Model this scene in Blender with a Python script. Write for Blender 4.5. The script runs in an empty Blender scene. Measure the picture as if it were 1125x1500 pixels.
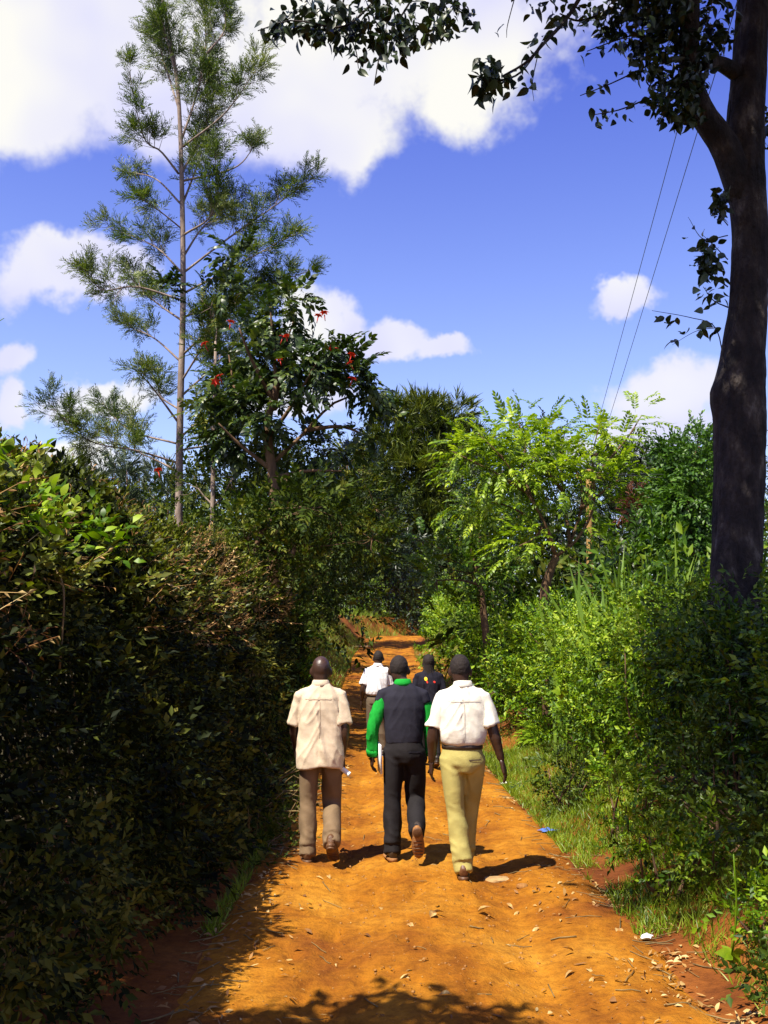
import bpy, math
import numpy as np
from mathutils import Vector
from mathutils.bvhtree import BVHTree

# ------------------------------------------------------------------ camera, world, sun, exposure
scene = bpy.context.scene
F = 1458.0                                   # focal length in pixels of the 1125x1500 photograph
PITCH = math.atan(200.0 / F)
CAM_H = 1.8
cam_data = bpy.data.cameras.new('camera')
cam = bpy.data.objects.new('camera', cam_data)
scene.collection.objects.link(cam)
cam.location = (0, 0, CAM_H)
cam.rotation_euler = (math.pi / 2 + PITCH, 0, 0)
cam_data.sensor_fit = 'VERTICAL'
cam_data.sensor_height = 36.0
cam_data.lens = F / 1500 * 36.0
cam_data.clip_start = 0.05
cam_data.clip_end = 3000
scene.camera = cam

SUN_EL = math.radians(57)
SUN_DIR = np.array([-0.66, -0.75]); SUN_DIR /= np.linalg.norm(SUN_DIR)      # horizontal direction towards the sun
to_sun = Vector((SUN_DIR[0] * math.cos(SUN_EL), SUN_DIR[1] * math.cos(SUN_EL), math.sin(SUN_EL)))
sun_data = bpy.data.lights.new('sun', 'SUN')
sun_data.energy = 5.0
sun_data.angle = math.radians(0.5)
sun_data.color = (1.0, 0.93, 0.78)
sun = bpy.data.objects.new('sun', sun_data)
sun.rotation_euler = to_sun.to_track_quat('Z', 'Y').to_euler()
sun.location = (-20, -20, 40)
scene.collection.objects.link(sun)

scene.view_settings.view_transform = 'Standard'
scene.view_settings.look = 'None'
scene.view_settings.gamma = 1.0
scene.view_settings.exposure = 1.12
scene.render.engine = 'CYCLES'
scene.cycles.max_bounces = 4
scene.cycles.diffuse_bounces = 2
scene.cycles.glossy_bounces = 2
scene.cycles.transmission_bounces = 2


def pdir(px, py):
    a = (px - 562.5) / F
    b = (750.0 - py) / F
    return np.array([a, math.cos(PITCH) - b * math.sin(PITCH), math.sin(PITCH) + b * math.cos(PITCH)])


def P(px, py, d):
    v = pdir(px, py)
    return np.array([0, 0, CAM_H]) + v * (d / v[1])


def build_world():
    w = bpy.data.worlds.new('World')
    scene.world = w
    w.use_nodes = True
    nt = w.node_tree
    nt.nodes.clear()
    N = nt.nodes.new
    L = nt.links.new
    out = N('ShaderNodeOutputWorld')
    bg = N('ShaderNodeBackground')
    bg.inputs['Strength'].default_value = 0.094
    sky = N('ShaderNodeTexSky')
    sky.sky_type = 'NISHITA'
    sky.sun_disc = False
    sky.sun_elevation = SUN_EL
    sky.sun_rotation = math.atan2(SUN_DIR[0], SUN_DIR[1])
    sky.air_density = 1.0
    sky.dust_density = 1.1
    sky.ozone_density = 4.0
    tint = N('ShaderNodeMix'); tint.data_type = 'RGBA'; tint.blend_type = 'MULTIPLY'
    tint.inputs[0].default_value = 1.0
    L(sky.outputs[0], tint.inputs[6])
    tint.inputs[7].default_value = (0.88, 0.80, 1.30, 1)       # the violet-blue cast of this sky

    tc = N('ShaderNodeTexCoord')
    sep = N('ShaderNodeSeparateXYZ'); L(tc.outputs['Generated'], sep.inputs[0])

    def math_(op, a, b=None, c=None):
        n = N('ShaderNodeMath'); n.operation = op
        for i, v in enumerate((a, b, c)):
            if v is None:
                continue
            if isinstance(v, (int, float)):
                n.inputs[i].default_value = v
            else:
                L(v, n.inputs[i])
        return n.outputs[0]
    az = math_('ARCTAN2', sep.outputs[0], sep.outputs[1])
    el = math_('ARCSINE', sep.outputs[2])
    hz = N('ShaderNodeMapRange'); hz.interpolation_type = 'SMOOTHSTEP'
    L(el, hz.inputs[0]); hz.inputs['From Min'].default_value = 0.05; hz.inputs['From Max'].default_value = 0.75
    tcol = N('ShaderNodeValToRGB')
    tcol.color_ramp.elements[0].color = (1.42, 1.22, 1.28, 1)      # paler low in the sky, deeper violet blue overhead
    tcol.color_ramp.elements[1].color = (0.46, 0.46, 1.25, 1)
    L(hz.outputs[0], tcol.inputs[0]); L(tcol.outputs[0], tint.inputs[7])
    comb = N('ShaderNodeCombineXYZ'); L(az, comb.inputs[0]); L(el, comb.inputs[1])

    def noise(vec, scale, detail, rough=0.55):
        n = N('ShaderNodeTexNoise')
        n.inputs['Scale'].default_value = scale
        n.inputs['Detail'].default_value = detail
        n.inputs['Roughness'].default_value = rough
        L(vec, n.inputs['Vector'])
        return n
    n1 = noise(tc.outputs['Generated'], 5.0, 6, 0.6)
    sub = N('ShaderNodeVectorMath'); sub.operation = 'SUBTRACT'
    L(n1.outputs['Color'], sub.inputs[0]); sub.inputs[1].default_value = (0.5, 0.5, 0.5)
    scl = N('ShaderNodeVectorMath'); scl.operation = 'SCALE'
    L(sub.outputs[0], scl.inputs[0]); scl.inputs['Scale'].default_value = 0.16
    add = N('ShaderNodeVectorMath'); add.operation = 'ADD'
    L(comb.outputs[0], add.inputs[0]); L(scl.outputs[0], add.inputs[1])
    # clouds: (px, py, half width, half height) of the cumulus in view, kept as directions of the sky
    blobs = [(60, 60, 190, 120), (250, 130, 200, 110), (430, 130, 170, 120), (520, 60, 260, 130), (700, 70, 170, 110),
             (480, 210, 150, 75), (20, 100, 150, 110), (600, -70, 350, 120), (100, -60, 300, 120),
             (70, 412, 100, 45), (140, 405, 60, 35), (0, 520, 45, 34), (10, 580, 34, 26), (470, 490, 50, 50), (560, 525, 70, 30), (640, 532, 50, 22),
             (910, 443, 44, 28), (990, 560, 85, 46), (960, 600, 80, 34), (150, 590, 110, 28), (120, 660, 90, 24), (430, 600, 80, 30), (860, 640, 100, 24)]
    dens = None
    for (px, py, rx, ry) in blobs:
        v = pdir(px, py); v = v / np.linalg.norm(v)
        a0, e0 = math.atan2(v[0], v[1]), math.asin(v[2])
        k = N('ShaderNodeVectorMath'); k.operation = 'SUBTRACT'
        L(add.outputs[0], k.inputs[0]); k.inputs[1].default_value = (a0, e0, 0)
        m = N('ShaderNodeVectorMath'); m.operation = 'MULTIPLY'
        L(k.outputs[0], m.inputs[0]); m.inputs[1].default_value = (F / rx / 1.1, F / ry / 1.1, 0)
        ln = N('ShaderNodeVectorMath'); ln.operation = 'LENGTH'; L(m.outputs[0], ln.inputs[0])
        d = math_('SUBTRACT', 1.0, ln.outputs['Value'])
        dens = d if dens is None else math_('SMOOTH_MAX', dens, d, 0.15)
    # the same kind of scattered cumulus over the rest of the sky
    n2 = noise(tc.outputs['Generated'], 2.6, 4, 0.55)
    gen = math_('MULTIPLY', math_('SUBTRACT', n2.outputs['Fac'], 0.53), 6.0)
    inview = math_('MULTIPLY', math_('LESS_THAN', math_('ABSOLUTE', az), 0.48),
                   math_('LESS_THAN', el, 0.66))
    gen = math_('SUBTRACT', gen, math_('MULTIPLY', inview, 4.0))
    dens = math_('MAXIMUM', dens, gen)
    n3 = noise(tc.outputs['Generated'], 11.0, 5, 0.6)
    dens = math_('ADD', dens, math_('MULTIPLY', math_('SUBTRACT', n3.outputs['Fac'], 0.5), 1.25))
    mr = N('ShaderNodeMapRange'); mr.interpolation_type = 'SMOOTHSTEP'
    L(dens, mr.inputs['Value'])
    mr.inputs['From Min'].default_value = -0.08
    mr.inputs['From Max'].default_value = 0.40
    n4 = noise(tc.outputs['Generated'], 5.0, 3, 0.5)
    cr = N('ShaderNodeValToRGB')
    cr.color_ramp.elements[0].position = 0.42
    cr.color_ramp.elements[0].color = (3.9, 3.9, 5.0, 1)
    cr.color_ramp.elements[1].position = 0.64
    cr.color_ramp.elements[1].color = (5.2, 5.1, 4.6, 1)
    L(n4.outputs['Fac'], cr.inputs[0])
    mix = N('ShaderNodeMix'); mix.data_type = 'RGBA'
    L(math_('MULTIPLY', mr.outputs[0], 0.93), mix.inputs[0])
    L(tint.outputs[2], mix.inputs[6]); L(cr.outputs[0], mix.inputs[7])
    L(mix.outputs[2], bg.inputs['Color'])
    L(bg.outputs[0], out.inputs[0])


build_world()
rng = np.random.default_rng(7)
COL = scene.collection


# ------------------------------------------------------------------ helpers
def nrm(v):
    v = np.asarray(v, float)
    l = np.linalg.norm(v, axis=-1, keepdims=True)
    return v / np.maximum(l, 1e-9)


def vnoise(p, seed=0):
    p = np.asarray(p, float)
    if p.shape[-1] == 2:
        p = np.concatenate([p, np.zeros(p.shape[:-1] + (1,))], -1)
    i = np.floor(p).astype(np.int64)
    f = p - i
    f = f * f * (3 - 2 * f)
    out = 0
    for dx in (0, 1):
        for dy in (0, 1):
            for dz in (0, 1):
                h = ((i[..., 0] + dx) * 374761393 + (i[..., 1] + dy) * 668265263 + (i[..., 2] + dz) * 1440662683 + seed * 1274126177) & 0x7fffffff
                h = ((h ^ (h >> 13)) * 1274126177) & 0x7fffffff
                h = ((h ^ (h >> 16)) & 0xffff) / 65535.0
                w = (f[..., 0] if dx else 1 - f[..., 0]) * (f[..., 1] if dy else 1 - f[..., 1]) * (f[..., 2] if dz else 1 - f[..., 2])
                out = out + w * h
    return out


def fbm(p, octv=4, seed=0):
    p = np.asarray(p, float)
    s, a, t = 0, 0.5, 0
    for k in range(octv):
        s = s + a * vnoise(p * 2 ** k, seed + k * 17)
        t += a
        a *= 0.5
    return s / t


class MB:
    """collects vertices and faces of one mesh"""
    def __init__(self):
        self.v, self.f, self.n = [], [], 0

    def add(self, v, *faces):
        v = np.asarray(v, float).reshape(-1, 3)
        self.v.append(v)
        for f in faces:
            f = np.asarray(f, np.int64)
            if f.size:
                self.f.append(f + self.n)
        self.n += len(v)
        return self

    def mesh(self, name, smooth=False):
        me = bpy.data.meshes.new(name)
        V = np.concatenate(self.v) if self.v else np.zeros((0, 3))
        me.vertices.add(len(V))
        me.vertices.foreach_set('co', V.astype(np.float32).ravel())
        tot = sum(f.size for f in self.f)
        npol = sum(len(f) for f in self.f)
        me.loops.add(tot)
        me.loops.foreach_set('vertex_index', np.concatenate([f.ravel() for f in self.f]).astype(np.int32))
        me.polygons.add(npol)
        sizes = np.concatenate([np.full(len(f), f.shape[1], np.int32) for f in self.f])
        st = np.zeros(npol, np.int32); st[1:] = np.cumsum(sizes)[:-1]
        me.polygons.foreach_set('loop_start', st)
        if smooth:
            me.polygons.foreach_set('use_smooth', np.ones(npol, bool))
        me.update(calc_edges=True)
        return me

    def build(self, name, mat, parent=None, smooth=False, origin=None):
        if origin is not None:
            o = np.asarray(origin, float)
            self.v = [v - o for v in self.v]
        ob = link(name, self.mesh(name, smooth), mat, parent)
        if origin is not None and parent is None:
            ob.location = origin
        return ob


def link(name, me, mat=None, parent=None):
    ob = bpy.data.objects.new(name, me)
    COL.objects.link(ob)
    if mat is not None and me is not None and not me.materials:
        me.materials.append(mat)
    if parent is not None:
        ob.parent = parent
    return ob


def thing(name, label, cat, loc, group=None, rz=0.0):
    o = bpy.data.objects.new(name, None)
    COL.objects.link(o)
    o.location = loc
    o.rotation_euler = (0, 0, rz)
    o.empty_display_size = 0.2
    return tag(o, label, cat, group)


def tag(o, label=None, cat=None, group=None, kind=None):
    if label: o['label'] = label
    if cat: o['category'] = cat
    if group: o['group'] = group
    if kind: o['kind'] = kind
    return o


def tube(mb, pts, rads, k=6, cap=True):
    pts = np.asarray(pts, float)
    n = len(pts)
    rads = np.broadcast_to(np.asarray(rads, float), (n,)) if np.ndim(rads) < 2 else np.asarray(rads, float)
    T = nrm(np.gradient(pts, axis=0))
    ref = np.array([0.0, 0, 1]) if abs(T[0][2]) < 0.9 else np.array([1.0, 0, 0])
    a = np.linspace(0, 2 * np.pi, k, endpoint=False)
    V = []
    S = nrm(np.cross(ref, T[0]))
    for i in range(n):
        S = nrm(S - np.dot(S, T[i]) * T[i])
        B = np.cross(T[i], S)
        V.append(pts[i] + rads[i] * (np.cos(a)[:, None] * S + np.sin(a)[:, None] * B))
    V = np.concatenate(V)
    i, j = np.meshgrid(np.arange(n - 1), np.arange(k), indexing='ij')
    i, j = i.ravel(), j.ravel()
    q = np.stack([i * k + j, i * k + (j + 1) % k, (i + 1) * k + (j + 1) % k, (i + 1) * k + j], 1)
    fs = [q]
    if cap:
        fs.append(np.array([[(n - 1) * k + x for x in range(k)]]))
        fs.append(np.array([[x for x in range(k)][::-1]]))
    mb.add(V, *fs)


def smoothline(pts, n):
    """Catmull-Rom through pts, n points"""
    pts = np.asarray(pts, float)
    if len(pts) == 2:
        t = np.linspace(0, 1, n)[:, None]
        return pts[0] * (1 - t) + pts[1] * t
    p = np.concatenate([[2 * pts[0] - pts[1]], pts, [2 * pts[-1] - pts[-2]]])
    u = np.linspace(0, len(pts) - 1 - 1e-6, n)
    i = u.astype(int); t = (u - i)[:, None]
    a, b, c, d = p[i], p[i + 1], p[i + 2], p[i + 3]
    return 0.5 * (2 * b + (c - a) * t + (2 * a - 5 * b + 4 * c - d) * t ** 2 + (3 * b - 3 * c + d - a) * t ** 3)


def frames(d, n):
    """rotation matrices (m,3,3): columns x=d, y, z~n"""
    x = nrm(d)
    z = nrm(n - (n * x).sum(-1, keepdims=True) * x)
    y = np.cross(z, x)
    return np.stack([x, y, z], -1)


def scatter(mb, tpl, pos, R, s):
    """instances of a template (verts, [faces...]) as real geometry"""
    V, fs = tpl
    n = len(pos)
    if n == 0:
        return
    s = np.broadcast_to(np.asarray(s, float), (n,))
    W = np.einsum('nij,vj->nvi', R, V) * s[:, None, None] + np.asarray(pos)[:, None, :]
    off = (np.arange(n) * len(V))[:, None, None]
    mb.add(W.reshape(-1, 3), *[(f[None] + off).reshape(-1, f.shape[1]) for f in fs])


def rvec(n):
    return nrm(rng.normal(size=(n, 3)))


# ------------------------------------------------------------------ leaf templates (x along the leaf, z its upper side)
def T_cat(parts):
    V, tri, quad, n = [], [], [], 0
    for v, fs in parts:
        V.append(v)
        for f in fs:
            (tri if f.shape[1] == 3 else quad).append(f + n)
        n += len(v)
    out = []
    if tri: out.append(np.concatenate(tri))
    if quad: out.append(np.concatenate(quad))
    return np.concatenate(V), out


def T_leaf(L=1.0, W=0.5, curl=0.15, fold=0.12, fine=False):
    if not fine:
        v = np.array([[0, 0, 0], [.38 * L, W / 2, fold * W], [.38 * L, -W / 2, fold * W], [.72 * L, W * .36, fold * W - curl * L * .4],
                      [.72 * L, -W * .36, fold * W - curl * L * .4], [L, 0, -curl * L]])
        return v, [np.array([[0, 2, 1], [3, 4, 5]]), np.array([[1, 2, 4, 3]])]
    t = np.array([0.12, 0.32, 0.55, 0.78])
    w = np.array([.3, .5, .44, .24]) * W
    c = -curl * L * t ** 2
    v = [[0, 0, 0]]
    for k in range(4):
        v += [[t[k] * L, w[k], c[k] + fold * w[k] * 2], [t[k] * L, 0, c[k]], [t[k] * L, -w[k], c[k] + fold * w[k] * 2]]
    v += [[L, 0, -curl * L]]
    q, tr = [], [[0, 2, 1], [0, 3, 2], [10, 11, 13], [11, 12, 13]]
    for k in range(3):
        a = 1 + 3 * k
        q += [[a, a + 1, a + 4, a + 3], [a + 1, a + 2, a + 5, a + 4]]
    return np.array(v, float), [np.array(tr), np.array(q)]


def T_rhomb(L=1.0, W=0.4, fold=0.15, curl=0.1):
    v = np.array([[0, 0, 0], [.45 * L, W / 2, fold * W], [.45 * L, -W / 2, fold * W], [L, 0, -curl * L]])
    return v, [np.array([[0, 3, 1], [0, 2, 3]])]


def xf(tpl, pos, d, n, s=1.0):
    R = frames(np.array([d], float), np.array([n], float))[0]
    return tpl[0] @ R.T * s + np.asarray(pos, float), tpl[1]


def T_stem(L, r, droop=0.0, k=3, z0=0.0):
    mb = MB()
    t = np.linspace(0, 1, 4)
    p = np.stack([t * L, 0 * t, z0 - droop * L * t ** 2], 1)
    tube(mb, p, r * (1 - .6 * t), k, cap=False)
    return np.concatenate(mb.v), mb.f


def T_sprig(seed, n=8, L=0.26, leaf=0.07, wid=0.5, droop=0.2, simple=False, stem=0.003, flat=0.5):
    """twig with alternate leaves"""
    r = np.random.default_rng(seed)
    parts = []
    if stem:
        parts.append(T_stem(L, stem, droop))
    for k in range(n):
        t = (k + 0.8) / n
        side = 1 if k % 2 else -1
        pos = [t * L, 0, -droop * L * t * t]
        a = 0.9 - 0.5 * t + r.normal() * .15
        if k == n - 1: a = 0.05
        d = [math.cos(a), side * math.sin(a), r.normal() * .3 - .15]
        nn = [r.normal() * flat, r.normal() * flat, 1]
        l = leaf * r.uniform(.7, 1.2)
        tp = T_rhomb(l, l * wid, .12, .15) if simple else T_leaf(l, l * wid, r.uniform(.05, .35), r.uniform(0, .3))
        parts.append(xf(tp, pos, d, nn))
    return T_cat(parts)


def T_pinnate(seed, pairs=7, L=0.35, leaf=0.075, wid=0.42, droop=0.35, simple=False, stem=0.0025, ang=1.05, hang=0.25):
    """compound leaf: a rachis with pairs of leaflets and one at the end"""
    r = np.random.default_rng(seed)
    parts = [T_stem(L, stem, droop)]
    for k in range(pairs):
        t = 0.2 + 0.75 * k / (pairs - 1)
        env = 0.65 + 0.5 * math.sin(math.pi * (0.15 + 0.75 * t))
        for side in (1, -1):
            a = ang - .3 * t + r.normal() * .08
            pos = [t * L, 0, -droop * L * t * t]
            d = [math.cos(a), side * math.sin(a), -hang + r.normal() * .12]
            l = leaf * env * r.uniform(.85, 1.1)
            tp = T_rhomb(l, l * wid, .12, .12) if simple else T_leaf(l, l * wid, r.uniform(.08, .25), .15)
            parts.append(xf(tp, pos, d, [r.normal() * .2, r.normal() * .2, 1]))
    tp = T_rhomb(leaf, leaf * wid) if simple else T_leaf(leaf, leaf * wid)
    parts.append(xf(tp, [L * .98, 0, -droop * L], [1, 0, -droop * 1.5], [0, 0, 1]))
    return T_cat(parts)


def T_feather(seed, pairs=7, stem=True, L=0.32, leaf=0.13, w=0.016, droop=0.15):
    """fern-like leaf of narrow forward-pointing blades"""
    r = np.random.default_rng(seed)
    parts = [T_stem(L, .003, droop)] if stem else []
    for k in range(pairs):
        t = 0.12 + 0.86 * k / (pairs - 1)
        for side in (1, -1):
            a = .75 - .35 * t + r.normal() * .12
            l = leaf * (1.15 - .6 * t) * r.uniform(.7, 1.2)
            d = [math.cos(a), side * math.sin(a), r.normal() * .3 + .08]
            parts.append(xf(T_rhomb(l, w, .1, .12), [t * L, 0, -droop * L * t * t], d, [r.normal() * .5, r.normal() * .5, 1]))
    return T_cat(parts)


def T_tuft(seed, n=16, L=0.35, w=0.02, spread=0.7):
    r = np.random.default_rng(seed)
    parts = []
    for k in range(n):
        d = nrm(np.array([1, 0, 0]) + r.normal(size=3) * spread * .6)
        p = np.array([r.uniform(0, .5) * L, 0, 0])
        parts.append(xf(T_rhomb(L * r.uniform(.4, .8), w, .1, .1), p, d, r.normal(size=3)))
    return T_cat(parts)


# ------------------------------------------------------------------ materials
def new_mat(name):
    m = bpy.data.materials.new(name)
    m.use_nodes = True
    nt = m.node_tree
    b = nt.nodes['Principled BSDF']
    return m, nt, b


def nnode(nt, typ, **kw):
    n = nt.nodes.new(typ)
    for k, v in kw.items():
        if k in n.inputs:
            n.inputs[k].default_value = v
        else:
            setattr(n, k, v)
    return n


def ramp(nt, stops, fac):
    r = nt.nodes.new('ShaderNodeValToRGB')
    e = r.color_ramp.elements
    while len(e) < len(stops):
        e.new(0.5)
    for el, (p, c) in zip(e, stops):
        el.position = p
        el.color = (*c, 1)
    nt.links.new(fac, r.inputs[0])
    return r.outputs[0]


def mixc(nt, fac, a, b, mode='MIX'):
    m = nt.nodes.new('ShaderNodeMix'); m.data_type = 'RGBA'; m.blend_type = mode
    for i, v in ((0, fac), (6, a), (7, b)):
        if isinstance(v, (int, float)):
            m.inputs[i].default_value = v
        elif isinstance(v, tuple):
            m.inputs[i].default_value = (*v, 1)
        else:
            nt.links.new(v, m.inputs[i])
    return m.outputs[2]


def leaf_mat(name, cols, trans=0.3, rough=0.45, nscale=1.2, spec=0.4):
    """cols: colour stops picked at random per leaf; large-scale noise shifts whole sprays"""
    m, nt, b = new_mat(name)
    L = nt.links.new
    geo = nnode(nt, 'ShaderNodeNewGeometry')
    tc = nnode(nt, 'ShaderNodeTexCoord')
    nz = nnode(nt, 'ShaderNodeTexNoise', Scale=nscale, Detail=1.0)
    L(tc.outputs['Object'], nz.inputs['Vector'])
    add = nnode(nt, 'ShaderNodeMath', operation='MULTIPLY_ADD')
    L(nz.outputs['Fac'], add.inputs[0]); add.inputs[1].default_value = 1.3
    sub = nnode(nt, 'ShaderNodeMath', operation='MULTIPLY_ADD')
    L(geo.outputs['Random Per Island'], sub.inputs[0]); sub.inputs[1].default_value = 0.7; sub.inputs[2].default_value = -0.5
    L(sub.outputs[0], add.inputs[2])
    n = len(cols)
    c = ramp(nt, [(0.08 + .84 * i / max(1, n - 1), cols[i]) for i in range(n)], add.outputs[0])
    L(c, b.inputs['Base Color'])
    b.inputs['Roughness'].default_value = rough
    b.inputs['Specular IOR Level'].default_value = spec
    if trans:
        tr = nnode(nt, 'ShaderNodeBsdfTranslucent')
        tcol = mixc(nt, 1.0, c, (1.15, 1.2, 0.5), 'MULTIPLY')
        L(tcol, tr.inputs['Color'])
        ms = nnode(nt, 'ShaderNodeMixShader'); ms.inputs[0].default_value = trans
        L(b.outputs[0], ms.inputs[1]); L(tr.outputs[0], ms.inputs[2])
        L(ms.outputs[0], nt.nodes['Material Output'].inputs[0])
    return m


def surf_mat(name, stops, scale=4.0, rough=0.85, bump=0.3, bscale=None, stretch=None, detail=8, spec=0.3, dist=0.02):
    m, nt, b = new_mat(name)
    L = nt.links.new
    tc = nnode(nt, 'ShaderNodeTexCoord')
    vec = tc.outputs['Object']
    if stretch:
        mp = nnode(nt, 'ShaderNodeMapping'); mp.inputs['Scale'].default_value = stretch
        L(vec, mp.inputs['Vector']); vec = mp.outputs[0]
    nz = nnode(nt, 'ShaderNodeTexNoise', Scale=scale, Detail=float(detail), Roughness=0.6)
    L(vec, nz.inputs['Vector'])
    L(ramp(nt, stops, nz.outputs['Fac']), b.inputs['Base Color'])
    b.inputs['Roughness'].default_value = rough
    b.inputs['Specular IOR Level'].default_value = spec
    if bump:
        nb = nnode(nt, 'ShaderNodeTexNoise', Scale=bscale or scale * 3, Detail=6.0, Roughness=0.6)
        L(vec, nb.inputs['Vector'])
        bm = nnode(nt, 'ShaderNodeBump', Strength=bump, Distance=dist)
        L(nb.outputs['Fac'], bm.inputs['Height']); L(bm.outputs[0], b.inputs['Normal'])
    return m


def soil_mat(name, base, dark, pale, humus=None):
    m, nt, b = new_mat(name)
    L = nt.links.new
    tc = nnode(nt, 'ShaderNodeTexCoord')
    o = tc.outputs['Object']
    n1 = nnode(nt, 'ShaderNodeTexNoise', Scale=0.9, Detail=8.0, Roughness=0.62); L(o, n1.inputs['Vector'])
    n2 = nnode(nt, 'ShaderNodeTexNoise', Scale=14.0, Detail=8.0, Roughness=0.7); L(o, n2.inputs['Vector'])
    n3 = nnode(nt, 'ShaderNodeTexVoronoi', Scale=55.0); L(o, n3.inputs['Vector'])
    c = ramp(nt, [(.34, dark), (.5, base), (.66, pale)], n1.outputs['Fac'])
    c2 = ramp(nt, [(.33, (.55, .5, .45)), (.52, (1, 1, 1)), (.7, (1.25, 1.25, 1.25))], n2.outputs['Fac'])
    c = mixc(nt, 0.8, c, c2, 'MULTIPLY')
    mp = nnode(nt, 'ShaderNodeMapping'); mp.inputs['Scale'].default_value = (2.6, .30, 1); L(o, mp.inputs['Vector'])
    n6 = nnode(nt, 'ShaderNodeTexNoise', Scale=1.0, Detail=6.0, Roughness=.6); L(mp.outputs[0], n6.inputs['Vector'])
    c = mixc(nt, .9, c, ramp(nt, [(.34, (.72, .64, .6)), (.5, (1, 1, 1)), (.66, (1.22, 1.3, 1.5))], n6.outputs['Fac']), 'MULTIPLY')
    c3 = ramp(nt, [(0.0, (1.35, 1.3, 1.2)), (.16, (1, 1, 1))], n3.outputs['Distance'])
    c = mixc(nt, 0.35, c, c3, 'MULTIPLY')
    if humus:
        n5 = nnode(nt, 'ShaderNodeTexNoise', Scale=0.6, Detail=5.0); L(o, n5.inputs['Vector'])
        sp = nnode(nt, 'ShaderNodeSeparateXYZ'); L(o, sp.inputs[0])
        ab = nnode(nt, 'ShaderNodeMath', operation='ABSOLUTE'); L(sp.outputs[0], ab.inputs[0])
        ad = nnode(nt, 'ShaderNodeMath', operation='MULTIPLY_ADD'); L(n5.outputs['Fac'], ad.inputs[0]); ad.inputs[1].default_value = 1.6
        L(ab.outputs[0], ad.inputs[2])
        mr = nnode(nt, 'ShaderNodeMapRange'); L(ad.outputs[0], mr.inputs[0])
        mr.inputs['From Min'].default_value = 2.9; mr.inputs['From Max'].default_value = 3.9
        c = mixc(nt, mr.outputs[0], c, humus)
    L(c, b.inputs['Base Color'])
    b.inputs['Roughness'].default_value = 0.93
    b.inputs['Specular IOR Level'].default_value = 0.15
    nb = nnode(nt, 'ShaderNodeTexNoise', Scale=22.0, Detail=9.0, Roughness=0.72); L(o, nb.inputs['Vector'])
    bm = nnode(nt, 'ShaderNodeBump', Strength=0.75, Distance=0.02)
    L(nb.outputs['Fac'], bm.inputs['Height'])
    bm2 = nnode(nt, 'ShaderNodeBump', Strength=0.35, Distance=0.01)
    L(n3.outputs['Distance'], bm2.inputs['Height']); L(bm.outputs[0], bm2.inputs['Normal'])
    L(bm2.outputs[0], b.inputs['Normal'])
    return m


M = {}
M['path'] = soil_mat('path_soil', (.280, .103, .005), (.165, .048, .004), (.38, .165, .014))
M['soil'] = soil_mat('red_soil', (.19, .058, .009), (.11, .030, .006), (.25, .09, .016), humus=(.035, .028, .012))
M['hedge'] = leaf_mat('hedge_leaves', [(.003, .005, .0015), (.007, .012, .002), (.015, .022, .003), (.06, .072, .008), (.14, .13, .02)], .2, rough=.65, spec=.12)  # leaf colours darkened to deepen the shade on the hedge face
M['drytwig'] = surf_mat('dry_twig', [(.3, (.08, .05, .02)), (.7, (.24, .165, .06))], 9, .8, 0)
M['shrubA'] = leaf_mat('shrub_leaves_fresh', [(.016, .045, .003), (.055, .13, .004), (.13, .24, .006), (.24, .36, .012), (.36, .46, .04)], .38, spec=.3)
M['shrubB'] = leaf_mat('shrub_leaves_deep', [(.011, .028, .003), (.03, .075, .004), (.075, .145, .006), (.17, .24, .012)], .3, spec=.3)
M['hedgetop'] = leaf_mat('hedge_sunlit_growth', [(.02, .03, .004), (.06, .08, .006), (.13, .16, .010), (.24, .24, .03)], .3, spec=.25)  # new growth of the upper hedge, lighter colours standing in for sunlight
M['weeds'] = leaf_mat('weed_leaves', [(.022, .045, .005), (.05, .09, .008), (.10, .14, .014)], .3, spec=.25)
M['grass'] = leaf_mat('grass_blades', [(.05, .09, .004), (.12, .19, .007), (.18, .27, .010), (.24, .29, .025)], .3, nscale=2.0)
M['feather'] = leaf_mat('silky_oak_leaves', [(.024, .05, .012), (.05, .09, .014), (.09, .14, .016), (.15, .19, .04), (.24, .26, .12)], .32, nscale=.9)
M['tulip'] = leaf_mat('tulip_tree_leaves', [(.010, .022, .006), (.020, .042, .008), (.04, .07, .010), (.10, .13, .018)], .2, rough=.4, spec=.35)
M['conifer'] = leaf_mat('olive_needles', [(.015, .03, .005), (.05, .078, .008), (.10, .13, .012), (.17, .19, .02)], .2, nscale=.35)
M['lime'] = leaf_mat('bright_green_leaves', [(.045, .09, .004), (.12, .21, .007), (.22, .33, .011), (.36, .46, .025)], .4)
M['vine'] = leaf_mat('vine_leaves', [(.02, .055, .006), (.045, .11, .010), (.09, .18, .015)], .28, nscale=.5)
M['darktree'] = leaf_mat('dark_foliage', [(.007, .014, .004), (.014, .028, .006), (.03, .048, .008), (.05, .07, .010)], .15, nscale=.4)
M['brownleaf'] = leaf_mat('rust_foliage', [(.07, .025, .015), (.15, .05, .025), (.22, .085, .04)], .15)
M['understory'] = leaf_mat('understory_leaves', [(.010, .020, .003), (.026, .048, .004), (.06, .09, .006), (.13, .13, .015)], .25, rough=.6, spec=.15)
M['fartree'] = leaf_mat('far_foliage', [(.03, .05, .03), (.05, .075, .035), (.075, .10, .04)], .1, nscale=.2)
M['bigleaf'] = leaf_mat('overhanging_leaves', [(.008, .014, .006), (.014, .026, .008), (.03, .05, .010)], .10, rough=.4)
M['cane'] = leaf_mat('cane_blades', [(.06, .13, .010), (.12, .21, .018), (.22, .31, .04)], .3)
M['flower'] = leaf_mat('red_petals', [(.4, .015, .008), (.55, .03, .012)], .2)
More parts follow.
